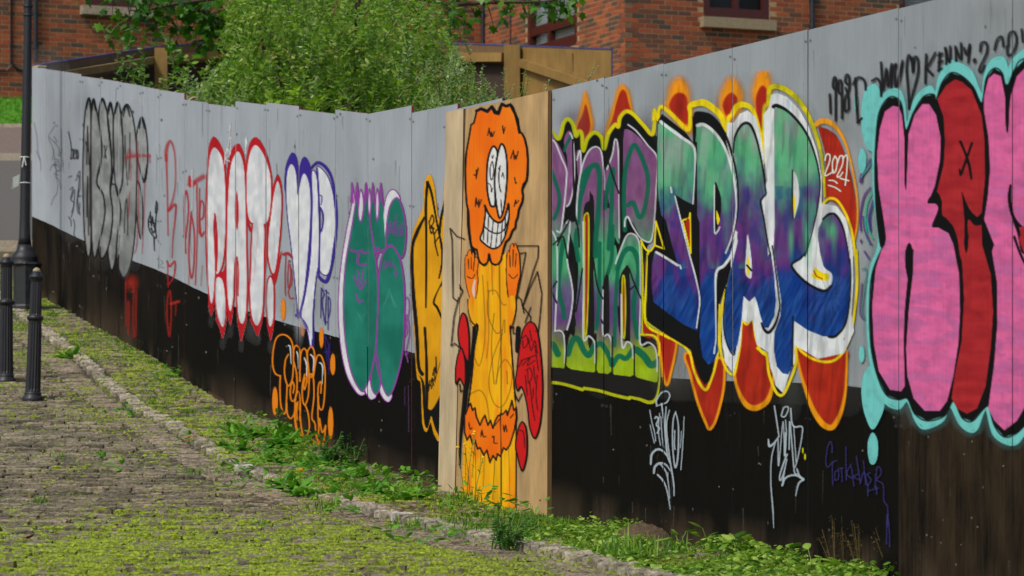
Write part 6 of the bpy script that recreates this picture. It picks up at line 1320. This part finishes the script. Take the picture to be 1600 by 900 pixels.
plant(108,558,'rosette',.9,'small leafy weed in the kerb beside the nearer bollard')
plant(120,490,'rosette',.6,'tiny weed at the foot of the hoarding near the far corner'); plant(183,535,'tuft',.5,'tiny grass tuft at the hoarding foot, far left','grass tuft')
plant(268,590,'spur',.7,'small weed at the hoarding foot under the red tags'); plant(238,570,'tuft',.5,'little grass tuft at the hoarding foot under the red tags','grass tuft')
for k,(x,y,s) in enumerate(((362,688,1.0),(392,684,1.2),(415,692,1.3),(438,700,1.2),(460,706,1.1),(378,705,.9),(430,715,.9),(352,700,.7))): plant(x,y,'rosette' if k%2 else 'spur',s,['pale toothed weed next to the red kerb stone','leafy weed below the RAT letters, on the verge','bushy weed on the verge below the last letter of RAT','green weed on the verge left of the orange lettering','weed below the start of the orange lettering','low weed just behind the white kerb stone','low weed in front of the orange lettering','small weed left of the verge cluster'][k],group='weeds on the verge')
for k,(x,y,s) in enumerate(((520,730,.85),(545,730,.8),(500,722,.6))): plant(x,y,'feather',s,['dark feathery weed at the hoarding foot below the green character','taller dark feathery weed touching the black band','dark feathery weed below the end of the orange lettering'][k],group='dark feathery weeds')
plant(468,768,'rosette',1.1,'dandelion with one yellow flower by the kerb','dandelion',flower=(469,768,737))
for k,(x,y,s) in enumerate(((500,765,1.3),(450,762,1.0),(530,755,1.1),(555,748,1.1),(490,755,1.1),(478,775,.9))): plant(x,y,'spur' if k%2==0 else 'rosette',s,['leafy weed touching the right of the dandelion','toothed weed touching the left of the dandelion','leafy weed between the dandelion and the dark feathery weeds','toothed weed under the dark feathery weeds','leafy weed just behind the dandelion','toothed weed in front of the dandelion at the kerb'][k],group='weeds round the dandelion')
for k,(x,y,s) in enumerate(((580,772,1.0),(600,780,1.2),(622,770,1.1),(640,782,1.0),(612,790,.9),(660,775,1.0),(595,765,.8))): plant(x,y,'spur' if k%3 else 'rosette',s,['low weed right of the dark feathery weeds','bushy low weed midway between feathery weeds and plywood','low weed at the hoarding foot under the mustard letter','low weed nearest the narrow plywood strip on the verge','low weed by the kerb stones before the right-hand white stone','low weed close against the plywood strip foot','small low weed near the hoarding under the green character'][k],group='weeds left of the board')
for k,(x,y,s) in enumerate(((722,790,1.0),(740,800,1.1),(700,800,.9),(800,812,.9),(820,822,.8))): plant(x,y,'spur' if k%2 else 'tuft',s,['grass tuft at the left foot of the painted board','weed at the foot of the yellow gown','grass tuft under the narrow plywood strip','weed at the foot of the board beneath the red shape','grass tuft near the right foot of the board'][k])
for k,(x,y,s) in enumerate(((372,678,1.),(405,676,1.1),(448,690,1.2),(480,714,1.2),(490,730,1.1),(470,745,1.2),(420,725,.9),(560,765,1.1),(515,778,1.0))): plant(x,y,'rosette' if k%2==0 else 'spur',s,['toothed weed at the hoarding foot under the exclamation mark','leafy weed close to the hoarding, left of the orange lettering','toothed weed against the hoarding under the orange lettering','leafy weed under the middle of the orange lettering','toothed weed left of the dark feathery weeds','leafy weed behind the left of the dandelion','toothed weed just right of the chalky white stone','leafy weed right of the dandelion group by the kerb','toothed weed overhanging the kerb right of the dandelion'][k],group='weeds on the verge')
plant(735,792,'tall',1.15,'spindly weed with tiny yellow flowers in front of the yellow gown','wildflower')
plant(780,858,'feather',.78,'bushy dark feathery weed standing by the kerb below the board'); plant(800,860,'feather',.6,'smaller dark feathery weed right of the bushy one')
TL=['small weed in the gutter behind the chalky white stone','grass tuft in the gutter below the reddish kerb stone','small weed in the gutter left of the dandelion','grass tuft in the gutter just right of the nearer bollard','weed in the gutter beside the straight far stretch of kerb','grass tuft in the gutter where the kerb passes the red tags','weed in the gutter left of the reddish kerb stone','grass tuft on the lane edge below the dandelion','small weed on the lane edge right of the tuft below the dandelion','grass tuft in the kerb by the right-hand white stone','tiny weed on the setts under the right-hand white stone','grass tuft on the mossy setts in the middle foreground','small weed alone on the bare setts right of the bollards','grass tuft on the bare setts below the bollards','tiny weed on the bare setts between bollards and gutter','grass tuft at the left edge of the mossy foreground','small weed beside the kerb just past the chalky white stone','grass tuft on the kerb under the narrow plywood strip','weed at the kerb left of the bushy dark weed']
for k,(x,y,s) in enumerate(((372,738,.6),(303,742,.5),(388,765,.7),(120,560,.5),(200,650,.6),(235,630,.6),(300,690,.6),(505,800,.8),(545,805,.7),(640,830,.8),(620,845,.5),(405,828,.6),(180,740,.5),(95,718,.5),(160,718,.4),(60,790,.5),(420,712,.5),(740,838,.8),(690,850,.7))): plant(x,y,'tuft' if k%2 else 'spur',s,TL[k],'grass tuft','tufts in the stone joints')
for k,(x,y,s) in enumerate(((1092,862,.95),(1145,872,1.0),(1168,874,.85),(1210,888,.85),(1270,894,.9),(1060,862,.8),(1240,902,.85),(1330,908,.8),(1300,914,.8))): plant(x,y,'dock',s,['broad-leaved dock at the hoarding foot under the left white tag','dock plant at the hoarding foot between the two white tags','dock plant left of the long white drip','dock plant under the right white tag','dock plant below the violet tag','small dock plant left of the tallest one','dock plant at the bottom edge below the right white tag','dock plant at the bottom edge, farthest right','dock plant at the bottom edge under the violet tag'][k],'dock plant','dock plants at the hoarding foot')
for k,(x,y,s) in enumerate(((975,872,1.25),(990,878,1.15),(1060,865,.8),(960,880,.8))): plant(x,y,'tuft',s,['thick grass tuft under the left white tag','thickest grass tuft, just right of its neighbour under the left white tag','grass tuft beside the broad dock plants','grass tuft leaning over the kerb at the bottom'][k],cat='grass tuft',group='grass tufts at the bottom right')
for k,(x,y) in enumerate(((1305,898),(1345,905),(1320,900),(1395,912))):
    p=ray(x,y); e=empty('dry_weed',p); tag(e,['dry seedy stalk left under the violet tag','tallest dry seedy stalk under the violet tag','dry stalk between two others under the violet tag','dry stalk farthest right, by the brown worn panel'][k],'dead weed','dry stalks at the bottom right'); sv=MB(); v=[];f=[]
    for q in range(6):
        t=np.array(p)+(U(-.08,.08),U(-.06,.06),U(.14,.26)); sv.tube([p,t],[.002,.001],4,caps=False)
        for j in range(14): leaf(v,f,np.array(p)+(t-np.array(p))*U(.4,1.)+(U(-.02,.02),0,U(-.01,.01)),U(0,6.3),U(-.5,1),.014,.006,0,1)
    mk('seed_heads',v,f,M['dry'],e); sv.build('stem',[M['dry']],e)
# ground cover: round leaves bottom right, small blades elsewhere on the verge
v=[];f=[]
k=0
while k<8500:
    Y=15.3+random.random()**1.2*5.6; a=kx(Y)+.02; b=wx(Y)-.01; x=a+(b-a)*random.random()
    d=float(fbm(np.array(x*2.5+9),np.array(Y*1.1+9),3)); d2=np.interp(Y,[15.3,19.,20.2,21.],[1,1,.5,.1])
    if random.random()>max(0,(d-.38)*5)*d2: continue
    k+=1; L=U(.014,.048); leaf(v,f,(x,Y,float(g(Y))+U(.0,.08)*(.3+d)*(.35+.9*(x-a)/(b-a))),U(0,6.28),U(-.1,.9),L,L*.75,.3,3,U(-.6,.6))
tag(mk('ground_cover_leaves',v,f,M['round']),kind='stuff')
v=[];f=[];k=0
while k<26000:
    Y=15.6+random.random()**1.1*26; a=kx(Y)+.02; b=wx(Y)-.01; x=a+(b-a)*random.random(); vg_=random.random()<.72
    if not vg_: x=U(-.137*Y,kx(Y)-.1)
    d=float(fbm(np.array(x*2.+30),np.array(Y*.8+30),4))
    if random.random()>max(0,(d-(.42 if vg_ else .55))*5): continue
    k+=1; leaf(v,f,(x,Y,float(g(Y))-.01),U(0,6.28),U(.5,1.5),U(.02,.06)*(1.4 if Y<22 and vg_ else 1),U(.004,.010),.3,1)
tag(mk('short_grass',v,f,M['tuft']),kind='stuff')
# loose leaves lying on the lane
for x,y,lab,s in((46,847,'curled brown dead leaf lying on the mossy setts at the lower left',.055),(181,828,'small brown dead leaf on the setts, right of the larger one',.035),(1020-455,897,'orange dead leaf at the bottom edge of the lane',.03)):
    p=ray(x,y); v=[];f=[]; leaf(v,f,(p[0]-s/2,p[1],p[2]+.022),U(-.3,.3),.15,s,s*.5,-.2,3,.5); v2=[(a,b,c-.002) for a,b,c in v]; n=len(v); f2=[tuple(i+n for i in q[::-1]) for q in f]
    tag(mk('dead_leaf',v+v2,f+f2,M['dead']),lab,'leaf')
